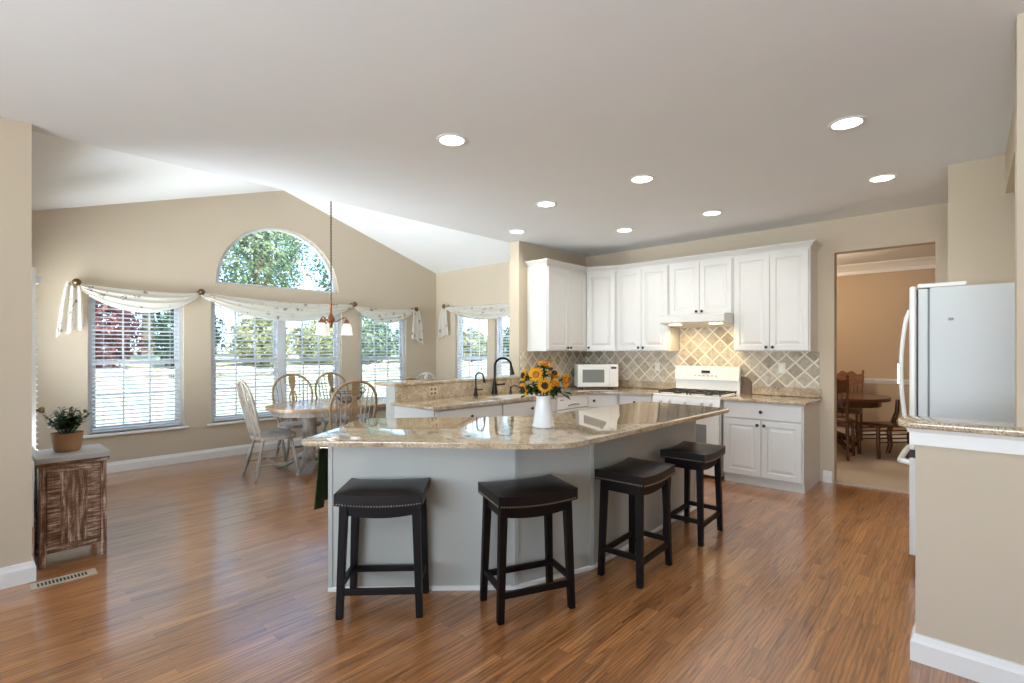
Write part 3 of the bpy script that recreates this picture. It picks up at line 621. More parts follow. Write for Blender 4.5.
# microwave, turned across the corner
ro = thing('microwave', 'white microwave oven in the counter corner', 'microwave', (5.645, 3.625, CZ), -PI/4)
mw, mh, md = .54, .31, .27
bm = bmesh.new(); bx(bm, -mw/2, mw/2, 0, md, .012, mh, .006); obj('body', bm, 'appl', ro)
bm = bmesh.new()
for x in (-.2, .2):
    for y in (.04, .22): rod(bm, (x, y, 0), (x, y, .013), .012)
bx(bm, -mw/2+.01, mw/2-.01, .01, md-.01, .004, .0125); obj('foot', bm, 'dark', ro)
d = obj('door', mk(bx, -mw/2+.003, mw/2-.125, -.018, -.0003, .02, mh-.006, .006), 'appl', ro)
obj('door_glass', mk(bx, -mw/2+.06, mw/2-.19, -.0205, -.0175, .075, mh-.065, .002), 'mwglass', d)
cp = obj('control_panel', mk(bx, mw/2-.12, mw/2-.003, -.018, -.0003, .02, mh-.006, .006), 'appl', ro)
obj('display', mk(bx, mw/2-.1, mw/2-.03, -.0205, -.0175, mh-.055, mh-.03), 'dark', cp)
bm = bmesh.new()
for i in range(3):
    for j in range(5): bx(bm, mw/2-.1+i*.027, mw/2-.08+i*.027, -.02, -.0175, .05+j*.032, .066+j*.032)
obj('keypad', bm, 'plate', cp)
# faucets
def gooseneck(name, label, loc, rz, h, reach, r):
    ro = thing(name, label, 'faucet', loc, rz); k = r/.013
    bm = bmesh.new(); lathe(bm, [(.03*k, 0), (.03*k, .012), (.024*k, .02), (.026*k, .05*h), (.019*k, .25*h), (.02*k, .27*h), (.013*k, .36*h)], None, 16); obj('base', bm, 'bronze', ro, 40)
    bm = bmesh.new(); ra = reach/2; z = h-ra
    pts = [(0, 0, .3*h), (0, 0, z)]+[(ra-ra*math.cos(t*PI/12), 0, z+ra*math.sin(t*PI/12)) for t in range(1, 12)]+[(reach, 0, z-.01)]
    tube(bm, pts, r*.8, 10); obj('spout', bm, 'bronze', ro, 50)
    bm = bmesh.new(); rod(bm, (reach, 0, z), (reach+.012*k, 0, z-.075*k), r*.9, r*1.6, 12); obj('spray_head', bm, 'bronze', ro, 40)
    bm = bmesh.new(); tube(bm, [(.015*k, 0, .25*h), (.05*k, -.02*k, .26*h), (.09*k, -.035*k, .28*h)], [r*.6, r*.5, r*.7], 8); obj('lever', bm, 'bronze', ro, 40)
gooseneck('faucet', 'tall black gooseneck kitchen faucet at the sink', (4.12, 4.04, CZ), R(-42), .41, .19, .017)
gooseneck('faucet', 'small black gooseneck filtered-water tap left of tall faucet', (3.82, 4.04, CZ), R(-42), .25, .085, .0115)
ro = thing('soap_dispenser', 'small black soap pump right of tall faucet', 'soap dispenser', (4.38, 4.03, CZ), R(-42))
bm = bmesh.new(); lathe(bm, [(.02, 0), (.02, .008), (.012, .015), (.01, .05), (.014, .055), (.014, .065), (0, .067)], None, 14); obj('base', bm, 'bronze', ro, 40)
bm = bmesh.new(); tube(bm, [(0, 0, .06), (.03, 0, .078), (.07, 0, .075), (.085, 0, .06)], .006, 8); obj('spout', bm, 'bronze', ro, 40)

# ------------------------------------------------------------------ island
def rounded(poly, rad, n=6):
    out = []; L_ = len(poly)
    for i, p in enumerate(poly):
        r = rad[i] if isinstance(rad, (list, tuple)) else rad
        p = Vector(p); a = Vector(poly[i-1]); b = Vector(poly[(i+1) % L_])
        if r <= 0: out.append((p.x, p.y)); continue
        u = (a-p).normalized(); v = (b-p).normalized(); ang = u.angle(v); d = min(r/math.tan(ang/2), .45*min((a-p).length, (b-p).length))
        q0, q1 = p+u*d, p+v*d
        for k in range(n+1):
            t = k/n; c = q0*(1-t)**2+p*2*t*(1-t)+q1*t*t; out.append((c.x, c.y))
    return out
IT = [(1.245, 2.737), (2.07, 1.70), (2.22, 1.585), (4.44, 1.50), (4.52, 2.36), (2.93, 2.44), (1.97, 3.30)]
ro = thing('kitchen_island', 'angled kitchen island with white panels, stools along its front', 'island', (0, 0, 0))
bm = bmesh.new(); prism(bm, rounded(IT, [.03, .25, .15, .1, .1, .2, .03]), CZ-.0285, CZ, .011, 4); obj('granite_top', bm, 'granite', ro, 50)
IB = [(1.41, 2.72), (2.15, 1.945), (2.69, 1.765), (4.32, 1.775), (4.34, 2.3), (2.9, 2.38), (1.97, 3.2)]
bm = bmesh.new(); prism(bm, IB, .0, CZ-.029); obj('base_panel', bm, 'island', ro)
# corner strips and base strip
for (x, y), nm in zip(IB[:4], range(4)):
    bm = bmesh.new(); a0 = Vector(IB[nm-1]); a1 = Vector(IB[nm+1]); p_ = Vector((x, y)); dirs = [(a0-p_).normalized(), (a1-p_).normalized()]
    for d_ in dirs:
        if nm == 0 and d_ is dirs[0]: continue
        if nm == 3 and d_ is dirs[1]: continue
        c_ = p_+d_*.012; ang = math.atan2(d_.y, d_.x); nr = Vector((-d_.y, d_.x))
        if nr.dot(Vector((-.7, -.7))) < 0: nr = -nr
        c_ = c_+nr*.003; box(bm, (c_.x, c_.y, .424), (.024, .006, .84), 0, Matrix.Rotation(ang, 4, 'Z'))
    obj('corner_strip', bm, 'island', ro)
bm = bmesh.new(); sweep(bm, IB[:4], [(0, .0005), (.012, .0005), (.012, .018), (.004, .024), (0, .024)])
obj('base_strip', bm, 'trim', ro)
bm = bmesh.new()   # towel
ro = thing('hand_towel', 'dark green towel hanging on the left end of the island', 'towel', (0, 0, 0))
e0, e1 = Vector(IB[0]), Vector(IB[-1]); ed = (e1-e0).normalized(); en = Vector((-ed.y, ed.x))
bm = bmesh.new(); grid = []
for j in range(15):
    row = []
    for i in range(17):
        u = i/16; q = e0+ed*(.02+u*(.24+.06*j/14))+en*(.06+.016*math.sin(u*15)+.03*(j/14)**1.3)
        row.append(bm.verts.new((q.x, q.y, .825-.37*j/14-.01*math.sin(u*7))))
    grid.append(row)
for j in range(14):
    for i in range(16): bm.faces.new((grid[j][i], grid[j][i+1], grid[j+1][i+1], grid[j+1][i]))
r_ = bmesh.ops.solidify(bm, geom=bm.faces[:], thickness=.012); obj('cloth', bm, 'towel', ro, 60)
a_, b_ = e0+ed*.015+en*.055, e0+ed*.35+en*.055
bm = bmesh.new(); rod(bm, (a_.x, a_.y, .82), (b_.x, b_.y, .82), .007)
for q in (e0+ed*.02, e0+ed*.345): q2 = q+en*.055; rod(bm, (q.x, q.y, .82), (q2.x, q2.y, .82), .007)
tag(obj('towel_bar', bm, 'chrome', None, 40), 'towel bar on the left end of the island, under the granite', 'towel bar')

# ------------------------------------------------------------------ stools
def make_stool():
    ro = thing('bar_stool', '', 'stool', group='dark saddle stools along the island')
    sw, sd, sh = .45, .325, .662
    bm = bmesh.new(); nx, ny = 18, 12; top = []; 
    for j in range(ny+1):
        row = []
        for i in range(nx+1):
            u = i/nx*2-1; v = j/ny*2-1
            z = sh-.012-.014*(1-u*u)+.026*(1-abs(u)**3.5)*(1-abs(v)**3)
            x = u*sw/2; y = v*sd/2
            row.append(bm.verts.new((x, y, z)))
        top.append(row)
    bot = [[bm.verts.new((v.co.x, v.co.y, sh-.072-.016*(1-(v.co.x/(sw/2))**2))) for v in row] for row in top]
    for j in range(ny):
        for i in range(nx):
            bm.faces.new((top[j][i], top[j][i+1], top[j+1][i+1], top[j+1][i])); bm.faces.new((bot[j][i], bot[j+1][i], bot[j+1][i+1], bot[j][i+1]))
    for i in range(nx):
        bm.faces.new((top[0][i], bot[0][i], bot[0][i+1], top[0][i+1])); bm.faces.new((top[ny][i], top[ny][i+1], bot[ny][i+1], bot[ny][i]))
    for j in range(ny):
        bm.faces.new((top[j][0], top[j+1][0], bot[j+1][0], bot[j][0])); bm.faces.new((top[j][nx], bot[j][nx], bot[j+1][nx], top[j+1][nx]))
    es = [e for e in bm.edges if len(e.link_faces) == 2 and e.calc_face_angle(0) > R(40)]
    bmesh.ops.bevel(bm, geom=es, offset=.02, segments=4, affect='EDGES', profile=.5)
    seat = obj('seat', bm, 'leather', ro, 60)
    nb = bmesh.new()
    def nz_(x): return sh-.062-.016*(1-(x/(sw/2))**2)
    for s_ in (-1, 1):
        for i in range(30):
            x = -sw/2+.014+i*(sw-.028)/29; lathe(nb, [(.0045, 0), (.003, .0025), (0, .0035)], Matrix.Translation((x, s_*sd/2, nz_(x))) @ Matrix.Rotation(s_*-PI/2, 4, 'X'), 6)
        for i in range(20):
            y = -sd/2+.014+i*(sd-.028)/19; lathe(nb, [(.0045, 0), (.003, .0025), (0, .0035)], Matrix.Translation((s_*sw/2, y, nz_(sw/2))) @ Matrix.Rotation(s_*PI/2, 4, 'Y'), 6)
    obj('nailhead_trim', nb, 'nail', seat)
    fx, fy, tx, ty = .205, .13, .185, .115; lt = .038
    for s_ in (-1, 1):
        for t_ in (-1, 1):
            bm = bmesh.new(); ps = []
            for z, x, y in ((0, fx, fy), (sh-.075, tx, ty)):
                k = .017 if z == 0 else .021
                ps.append([bm.verts.new((s_*x+dx*k, t_*y+dy*k, z)) for dx, dy in ((-1, -1), (1, -1), (1, 1), (-1, 1))])
            bm.faces.new(list(reversed(ps[0]))); bm.faces.new(ps[1])
            for i in range(4): bm.faces.new((ps[0][i], ps[0][(i+1) % 4], ps[1][(i+1) % 4], ps[1][i]))
            bmesh.ops.bevel(bm, geom=[e for e in bm.edges], offset=.003, segments=2, affect='EDGES')
            obj('leg', bm, 'espresso', ro, 40)
    bm = bmesh.new()
    for t_ in (-1, 1):
        poly = [(-tx, sh-.07)]+[(-tx+2*tx*i/12, sh-.13-.02*(1-(2*i/12-1)**2)) for i in range(13)]+[(tx, sh-.07)]
        q = ngon_plate(poly, [], .02, MXZ); me = bpy.data.meshes.new('t'); q.to_mesh(me); q.free(); n0 = len(bm.verts); bm.from_mesh(me); bpy.data.meshes.remove(me)
        bm.verts.ensure_lookup_table()
        for v in bm.verts[n0:]: v.co.y += t_*ty-.01
    for s_ in (-1, 1): bx(bm, s_*tx-.01, s_*tx+.01, -ty, ty, sh-.135, sh-.07)
    obj('apron', bm, 'espresso', ro)
    for t_ in (-1, 1):
        z = .135 if t_ < 0 else .145; k = 1-z/(sh-.075); y = t_*(ty+(fy-ty)*k); x = tx+(fx-tx)*k
        obj('stretcher', mk(bx, -x, x, y-.011, y+.011, z-.016, z+.016, .003), 'espresso', ro)
    for s_ in (-1, 1):
        z = .165; k = 1-z/(sh-.075); y = ty+(fy-ty)*k; x = s_*(tx+(fx-tx)*k)
        obj('stretcher', mk(bx, x-.011, x+.011, -y, y, z-.016, z+.016, .003), 'espresso', ro)
    return ro
st = make_stool()
SP = [(1.54, 2.345, R(-45), 'dark leather saddle stool farthest left along the island, nearest the green towel'),
      (2.07, 1.785, R(-25), 'dark leather saddle stool at the bend of the island, in front of the vase'),
      (2.855, 1.555, R(2), 'dark leather saddle stool on the island side facing the fridge, nearer the bend'),
      (3.71, 1.54, R(2), 'dark leather saddle stool at the island end near the stove')]
for i, (x, y, r, lab) in enumerate(SP):
    if i == 0: st.location = (x, y, 0); st.rotation_euler = (0, 0, r); st['label'] = lab
    else: dup(st, (x, y, 0), r, lab)

# ------------------------------------------------------------------ vase of sunflowers
VX, VY = 2.555, 2.06
ro = thing('vase', 'white tapered ceramic pitcher vase on the island', 'vase', (VX, VY, CZ))
bm = bmesh.new(); lathe(bm, [(.07, 0), (.074, .004), (.075, .012), (.07, .02), (.058, .1), (.047, .165), (.046, .185), (.051, .205), (.047, .205), (.042, .185), (.043, .165), (.052, .1), (.062, .02), (0, .018)], None, 32); obj('body', bm, 'ceramic', ro, 50)
bm = bmesh.new(); tube(bm, [(.046, 0, .185), (.075, 0, .19), (.088, 0, .165), (.084, 0, .12), (.068, 0, .08), (.057, 0, .07)], .008, 8); hd = obj('handle', bm, 'ceramic', ro, 50); hd.rotation_euler = (0, 0, YAW)
RV = Vector((math.sin(YAW), -math.cos(YAW), 0)); FV = Vector((math.cos(YAW), math.sin(YAW), 0))
def sunflower(label, dx, dz, dy, face, size, disc='seed'):
    """dx right, dz above counter, dy towards camera from the vase axis; face = direction in (right, up, towards camera)"""
    p = RV*dx-FV*dy+Vector((0, 0, dz)); f = (RV*face[0]+Vector((0, 0, face[1]))-FV*face[2]).normalized()
    ro = thing('sunflower', label, 'flower', (VX, VY, CZ), 0, 'sunflowers in the white vase')
    m = Matrix.Translation(p) @ f.to_track_quat('Z', 'Y').to_matrix().to_4x4(); rnd = random.Random(int(abs(dx*1000)+dz*777))
    bm = bmesh.new()
    for ring, (n, ln, lift) in enumerate(((16, 1.0, .12), (14, .86, .3))):
        for i in range(n):
            a = 2*PI*(i+.5*ring)/n+rnd.uniform(-.08, .08); L_ = size*ln*rnd.uniform(.88, 1.08); w_ = size*.15
            ca, sa = math.cos(a), math.sin(a); pr = []
            for t, ww in ((.32, .5), (.55, 1), (.8, .75), (1, .05)):
                r = L_*t; z = lift*size*t*(1.3-t*.9)+.002*ring
                pr.append((bm.verts.new((r*ca-ww*w_*sa, r*sa+ww*w_*ca, z)), bm.verts.new((r*ca, r*sa, z-.004)), bm.verts.new((r*ca+ww*w_*sa, r*sa-ww*w_*ca, z))))
            for a_, b_ in zip(pr, pr[1:]): bm.faces.new((a_[0], a_[1], b_[1], b_[0])); bm.faces.new((a_[1], a_[2], b_[2], b_[1]))
    xf(bm.verts, m); obj('petals', bm, 'petal', ro)
    bm = bmesh.new(); s_ = size; lathe(bm, [(.42*s_, -.01), (.4*s_, .012), (.3*s_, .02), (.16*s_, .018), (0, .012)], m, 18); obj('flower_disc', bm, disc, ro, 50)
    bm = bmesh.new(); base_ = Vector((dx*.18, 0, 0)); b0 = RV*dx*.15+Vector((0, 0, .07)); tube(bm, [b0, RV*dx*.3-FV*dy*.3+Vector((0, 0, .2)), p-f*.05, p-f*.006], [.004, .0045, .005, .012], 7); obj('stem', bm, 'leafdark', ro, 50)
    bm = bmesh.new()
    for i in range(12):
        a = 2*PI*i/12; q = [m @ Vector((r*math.cos(a+da), r*math.sin(a+da), z)) for r, da, z in ((.2*s_, -.25, -.008), (.2*s_, .25, -.008), (.55*s_, .18, -.012), (.72*s_, 0, -.02), (.55*s_, -.18, -.012))]
        bm.faces.new([bm.verts.new(c) for c in q])
    for i in range(12):
        a = rnd.uniform(0, 2*PI); c = RV*dx*.75-FV*dy*.4+Vector((0, 0, .19+(dz-.17)*rnd.uniform(.25, .95))); u = Vector((math.cos(a), math.sin(a), rnd.uniform(-.5, .3))).normalized(); s2 = u.cross(Vector((0, 0, 1))).normalized()
        L_ = rnd.uniform(.06, .085); pts = [c, c+u*L_*.35+s2*L_*.32, c+u*L_*.75+s2*L_*.2, c+u*L_+Vector((0, 0, -.015)), c+u*L_*.75-s2*L_*.2, c+u*L_*.35-s2*L_*.32]
        bm.faces.new([bm.verts.new(k) for k in pts])
    obj('leaf', bm, 'leafdark', ro)
sunflower('sunflower low in the bouquet facing forward with a dark brown centre', .004, .275, .07, (.05, -.1, 1), .056)
sunflower('sunflower highest in the bouquet, seen from the side', .012, .41, 0, (.2, .9, .3), .05, 'amber')
sunflower('sunflower left of middle with orange centre facing forward', -.05, .345, .04, (-.25, .15, 1), .057, 'amber')
sunflower('sunflower at far left of the bouquet, upper one of two', -.125, .335, .0, (-1, .25, .3), .05)
sunflower('sunflower at far left of the bouquet, lower one drooping', -.125, .25, .03, (-1, -.3, .45), .05)
sunflower('sunflower at far right of the bouquet facing sideways', .145, .305, .02, (.9, -.05, .6), .052, 'amber')
sunflower('sunflower right of middle facing up, above the smaller one', .072, .345, -.02, (.3, .85, .45), .05)
sunflower('small sunflower low on the right side of the bouquet', .07, .285, .05, (.5, .0, 1), .04, 'amber')

# ------------------------------------------------------------------ fridge and half-wall ledge
FX0, FX1 = 4.05, 4.855; FH = 1.792
ro = thing('refrigerator', 'white bottom-freezer refrigerator seen from its side, behind the half wall', 'refrigerator', (FX0, 0, 0)); fw = FX1-FX0
obj('body', mk(bx, 0, fw, -.55, .185, .06, FH-.02, .004), 'applside', ro)
obj('gasket', mk(bx, .012, fw-.012, .1855, .193, .1, FH-.03), 'grey', ro)
d = obj('door', mk(bx, 0, fw, .1935, .24, .76, FH-.025, .004), 'applside', ro)
obj('door_trim', mk(bx, .008, fw-.008, .2405, .248, .765, FH-.03), 'dark', d)
obj('door_skin', mk(bx, 0, fw, .2485, .285, .75, FH-.004, .012), 'appl', d)
bm = bmesh.new(); tube(bm, [(.05, .285+.045*math.sin(PI*min(1, max(0, (i/16))))**.6, .86+.78*i/16) for i in range(17)], .012, 10); h_ = obj('handle', bm, 'appl', d, 50)
obj('handle_insert', mk(bx, .036, .064, .333, .351, 1.16, 1.3, .006), 'chrome', h_)
d2 = obj('freezer_drawer', mk(bx, 0, fw, .1935, .285, .085, .70, .006), 'appl', ro)
obj('drawer_gap', mk(bx, .006, fw-.006, .1935, .28, .705, .745), 'dark', ro)
bm = bmesh.new(); tube(bm, [(.06, .285, .66), (.06, .32, .665), (.1, .338, .66), (.4, .345, .655), (fw-.1, .338, .66), (fw-.06, .32, .665), (fw-.06, .285, .66)], .018, 10); obj('handle', bm, 'appl', d2, 50)
obj('hinge_cover', mk(bx, .0, fw, .013, .245, FH-.019, FH+.008, .006), 'appl', ro)
obj('kick_plate', mk(bx, .02, fw-.02, -.5, .14, 0, .0595), 'dark', ro)
o = tag(obj('fridge_magnet', mk(bx, -.006, 0, -.012, .012, -.008, .008, .002), 'grey'), 'tiny grey magnet on the side of the refrigerator', 'magnet'); o.location = (FX0-.0008, .0856, 1.574)
bm = bmesh.new(); prism(bm, rounded([(2.805, .24), (2.805, -.5), (2.8685, -.5), (2.8685, -.138), (3.06, -.138), (3.06, .24)], [.05, 0, 0, 0, 0, .05]), 1.0415, 1.073, .011, 4)
tag(obj('ledge_top', bm, 'granite', None, 50), 'granite ledge capping the beige half wall beside the refrigerator', 'countertop')
bm = bmesh.new(); sweep(bm, [(3.0, .18), (2.87, .18), (2.87, -.45)], [(.0005, .965), (.02, .965), (.02, 1.02), (.03, 1.04), (.0005, 1.04)]); struct('trim_ledge', bm, 'trim')

# ------------------------------------------------------------------ washed cabinet, plant
ro = thing('side_cabinet', 'small whitewashed brown wood cabinet standing by the left wall end', 'cabinet', (.315, 4.325, 0), 0)
cw, cd, ch = .335, .36, .70
bm = bmesh.new(); bx(bm, .012, cw-.012, .012, cd, .09, ch-.05); obj('carcass', bm, 'cabside', ro)
for x in (0, cw-.035):
    for y in (0, cd-.035): obj('leg', mk(bx, x, x+.035, y, y+.035, 0, ch-.0405, .003), 'washedv', ro)
obj('rail', mk(bx, .0355, cw-.0355, .002, .02, ch-.1, ch-.0405), 'washed', ro); obj('rail', mk(bx, .0355, cw-.0355, .002, .02, .085, .13, .002), 'washed', ro)
d = obj('door', mk(bx, .037, cw-.037, .004, .0115, .1325, ch-.1025), 'washedv', ro)
bm = bmesh.new(); bx(bm, .037, .098, -.006, .0035, .133, ch-.103, .002); bx(bm, cw-.1, cw-.037, -.006, .0035, .133, ch-.103, .002); obj('door_stile', bm, 'washed', d)
bm = bmesh.new(); bx(bm, -.018, cw+.018, -.02, cd+.015, ch-.035, ch, .004); obj('top', bm, 'stone', ro)
bm = bmesh.new()
for i in range(30): bx(bm, -.012+i*.0122, -.012+i*.0122+.007, -.014, -.002, ch-.058, ch-.0355)
bx(bm, -.01, cw+.01, -.002, .002, ch-.06, ch-.0355); obj('moulding', bm, 'washed', ro)
ro = thing('potted_plant', 'small leafy green plant in a terracotta pot on the washed cabinet', 'plant', (.47, 4.53, ch))
bm = bmesh.new(); lathe(bm, [(.062, 0), (.07, .01), (.078, .06), (.086, .12), (.088, .125), (.082, .125), (.075, .105), (0, .103)], None, 24); obj('pot', bm, 'terracotta', ro, 40)
bm = bmesh.new(); lathe(bm, [(.0745, .1045), (.05, .112), (0, .115)], None, 18); obj('soil', bm, 'soil', ro, 40)
bm = bmesh.new(); lv = bmesh.new(); rnd = random.Random(4)
for k in range(64):
    a = rnd.uniform(0, 2*PI); o_ = rnd.uniform(.015, .125)**1; hgt = rnd.uniform(.06, .19)*(1-.35*o_/.125)+.025
    p0 = Vector((math.cos(a)*o_*.3, math.sin(a)*o_*.3, .11)); p2 = Vector((math.cos(a)*o_, math.sin(a)*o_, .115+hgt)); p1 = (p0+p2)/2+Vector((0, 0, .025))
    tube(bm, [p0, p1, p2], .0015, 5)
    for q in range(13):
        t = .25+.75*q/12; c = p0*(1-t)**2+p1*2*t*(1-t)+p2*t*t; b = rnd.uniform(0, 2*PI); u = Vector((math.cos(b), math.sin(b), rnd.uniform(-.2, .7))).normalized(); s2 = u.cross(Vector((.1, .2, 1))).normalized(); L_ = rnd.uniform(.024, .042)
        lv.faces.new([lv.verts.new(v) for v in (c, c+u*L_*.5+s2*L_*.27, c+u*L_, c+u*L_*.5-s2*L_*.27)])
obj('stem', bm, 'herb', ro); obj('foliage', lv, 'herb', ro)

# ------------------------------------------------------------------ breakfast table and windsor chairs
TX, TY = 3.12, 5.70
ro = thing('breakfast_table', 'oval honey-topped table with whitewashed pedestals in the breakfast area', 'table', (TX, TY, 0))
A_, B_ = .86, .55
def oval(a, b, n=64): return [(a*math.copysign(abs(math.cos(2*PI*i/n))**.85, math.cos(2*PI*i/n)), b*math.copysign(abs(math.sin(2*PI*i/n))**.85, math.sin(2*PI*i/n))) for i in range(n)]
bm = bmesh.new(); prism(bm, oval(A_, B_), .71, .742, .012); obj('tabletop', bm, 'honeytop', ro, 50)
bm = bmesh.new(); prism(bm, oval(A_-.06, B_-.06), .645, .7095); obj('apron', bm, 'whitewash', ro)
for s_ in (-1, 1):
    x = s_*.4
    bm = bmesh.new(); lathe(bm, [(.075, .1), (.085, .14), (.085, .18), (.06, .22), (.075, .3), (.083, .42), (.07, .54), (.085, .58), (.11, .62), (.11, .6445)], Matrix.Translation((x, 0, 0)), 20); obj('pedestal', bm, 'whitewash', ro, 40)
    for a in (PI/4, 3*PI/4, 5*PI/4, 7*PI/4):
        ca, sa = math.cos(a), math.sin(a)
        bm = bmesh.new(); tube(bm, [(x+ca*.05, sa*.05, .17), (x+ca*.16, sa*.16, .13), (x+ca*.27, sa*.27, .05), (x+ca*.33, sa*.33, .022), (x+ca*.37, sa*.37, .022)], [.04, .036, .03, .022, .02], 8); obj('foot', bm, 'whitewash', ro, 50)
ro = thing('wire_bowl', 'dark wire bowl with curled handles on the breakfast table', 'bowl', (3.2, 5.66, .742))
bm = bmesh.new(); n = 32
for r, z in ((.17, .12), (.13, .05), (.07, .006)): tube(bm, [(r*math.cos(2*PI*i/n), r*math.sin(2*PI*i/n), z) for i in range(n+1)], .0055, 6)
for k in range(14):
    a = 2*PI*k/14; tube(bm, [(r*math.cos(a), r*math.sin(a), z) for r, z in ((.07, .006), (.105, .022), (.13, .05), (.155, .085), (.17, .12))], .004, 5)
obj('basket', bm, 'iron', ro)
for s_ in (-1, 1):
    bm = bmesh.new(); tube(bm, [RV*s_*(.17+.035*math.sin(t))+FV*0+Vector((0, 0, .12+.028*(1-math.cos(t)))) for t in [i*PI/6 for i in range(9)]], .006, 6); obj('handle', bm, 'iron', ro)
def turned(bm, p0, p1, k=1.0, seg=12):
    rod(bm, p0, p1, 0, seg=seg, prof=[(0, .011*k), (.06, .014*k), (.12, .017*k), (.16, .012*k), (.2, .016*k), (.42, .02*k), (.6, .019*k), (.68, .013*k), (.72, .019*k), (.76, .013*k), (1, .017*k)])
def make_chair(hoopmat, splatmat, spinmat, legmat='whitewash'):
    ro = thing('windsor_chair', '', 'chair', group='windsor chairs around the breakfast table')
    # seat: saddle shape
    n = 40; prof = []
    for i in range(n):
        t = 2*PI*i/n; x = .245*math.copysign(abs(math.cos(t))**.7, math.cos(t)); y = .215*math.copysign(abs(math.sin(t))**.75, math.sin(t)); x *= (1+.12*(y/.215))
        prof.append((x, y))
    bm = bmesh.new(); prism(bm, prof, .425, .462, .013); obj('seat', bm, 'whitewash', ro, 50)
    def tilt(x, z): return Vector((x, -.175-(z-.46)*.24, z))
    W2, top, zb = .215, 1.06, .46
    def hoopx(a): return W2*math.sin(a)
    pts = []
    for i in range(25):
        a = PI*(i/24-.5)
        s_ = math.sin(a); x = .262*math.copysign(abs(s_)**.94, s_)*(1-.06*abs(s_)**8); z = .78+(top-.78)*abs(math.cos(a))**.97
        pts.append(tilt(x, z))
    pts = [tilt(-.19, zb), tilt(-.225, .6)]+pts+[tilt(.225, .6), tilt(.19, zb)]
    bm = bmesh.new(); tube(bm, pts, .0145, 10, 1.0); obj('back_hoop', bm, hoopmat, ro, 60)
    for x in (-.155, -.115, -.074, .074, .115, .155):
        xt = x*1.28; zt = .78+(top-.78)*math.sqrt(max(0, 1-(xt/.264)**2))-.004
        bm = bmesh.new(); rod(bm, tilt(x, zb), tilt(xt, zt), 0, seg=8, prof=[(0, .006), (.25, .009), (.45, .0065), (1, .005)]); obj('spindle', bm, spinmat, ro, 50)
    out = [(.03, 0), (.028, .1), (.02, .14), (.035, .2), (.048, .26), (.05, .31), (.038, .36), (.022, .39), (.02, .41), (.03, .44), (.042, .5), (.042, .56), (.03, .594)]
    poly = [(x, z) for x, z in out]+[(-x, z) for x, z in reversed(out)]
    hol = [[(s_*x, z) for x, z in ((.011, .21), (.022, .235), (.033, .27), (.034, .305), (.024, .345), (.013, .365), (.018, .31), (.02, .28), (.016, .245))] for s_ in (1, -1)]
    bm = ngon_plate(poly, hol, .012)
    for v in bm.verts:
        p = tilt(v.co.x, v.co.y+.46); p.y += v.co.z-.006; v.co = p
    obj('splat', bm, splatmat, ro)
    for s_ in (-1, 1):
        for t_ in (-1, 1):
            bm = bmesh.new(); turned(bm, (s_*.215, t_*.215+(-.03 if t_ < 0 else 0), 0), (s_*.15, t_*.14, .427)); obj('leg', bm, legmat, ro, 50)
    k = .37; q = lambda s_, t_: Vector((s_*(.215-.065*k), (t_*.215+(-.03 if t_ < 0 else 0))*(1-k)+t_*.14*k, .427*k))
    mids = []
    for s_ in (-1, 1):
        a, b = q(s_, -1), q(s_, 1); bm = bmesh.new(); rod(bm, a, b, 0, seg=8, prof=[(0, .007), (.5, .013), (1, .007)]); obj('stretcher', bm, legmat, ro, 50); mids.append((a+b)/2)
    bm = bmesh.new(); rod(bm, mids[0], mids[1], 0, seg=8, prof=[(0, .007), (.5, .013), (1, .007)]); obj('stretcher', bm, legmat, ro, 50)
    return ro
cw_ = make_chair('whitewash', 'whitewash', 'whitewash'); chn = make_chair('honey', 'honey', 'whitewash')
cw_.location = (2.30, 5.69, 0); cw_.rotation_euler = (0, 0, R(-95)); cw_['label'] = 'whitewashed windsor chair at the left end of the breakfast table'
dup(cw_, (4.07, 5.62, 0), R(92), 'whitewashed windsor chair at the far right end of the breakfast table')
chn.location = (2.86, 6.28, 0); chn.rotation_euler = (0, 0, R(172)); chn['label'] = 'honey-hooped windsor chair on window side of table, under the twin window mullion'
dup(chn, (3.47, 6.3, 0), R(183), 'honey-hooped windsor chair on window side of table, behind the wire bowl')
dup(chn, (2.80, 5.04, 0), R(-8), 'honey-hooped windsor chair on near side of table, its back just behind the island')
dup(chn, (3.43, 5.06, 0), R(4), 'honey-hooped windsor chair on near side of table, half hidden by the bar')

# ------------------------------------------------------------------ chandelier
CX, CY = 3.04, 5.80
ro = thing('chandelier', 'copper chandelier with three white glass shades on a long rod', 'chandelier', (CX, CY, 0))
bm = bmesh.new(); rod(bm, (0, 0, 1.95), (0, 0, PZ-.02), .007, seg=8); 
for i in range(42): lathe(bm, [(.007, 0), (.0095, .008), (.0095, .022), (.007, .03)], Matrix.Translation((0, 0, 2.0+i*.038)), 8)
obj('chain', bm, 'chainbrown', ro, 50)
bm = bmesh.new(); lathe(bm, [(.06, PZ-.005), (.06, PZ-.025), (.03, PZ-.05), (.01, PZ-.06)], None, 18); obj('canopy', bm, 'copper', ro, 50)
bm = bmesh.new(); lathe(bm, [(.006, 1.96), (.018, 1.95), (.012, 1.93), (.012, 1.84), (.02, 1.82), (.045, 1.77), (.05, 1.745), (.03, 1.72), (.018, 1.7), (.022, 1.685), (.012, 1.665), (0, 1.66)], None, 18); obj('body', bm, 'copper', ro, 50)
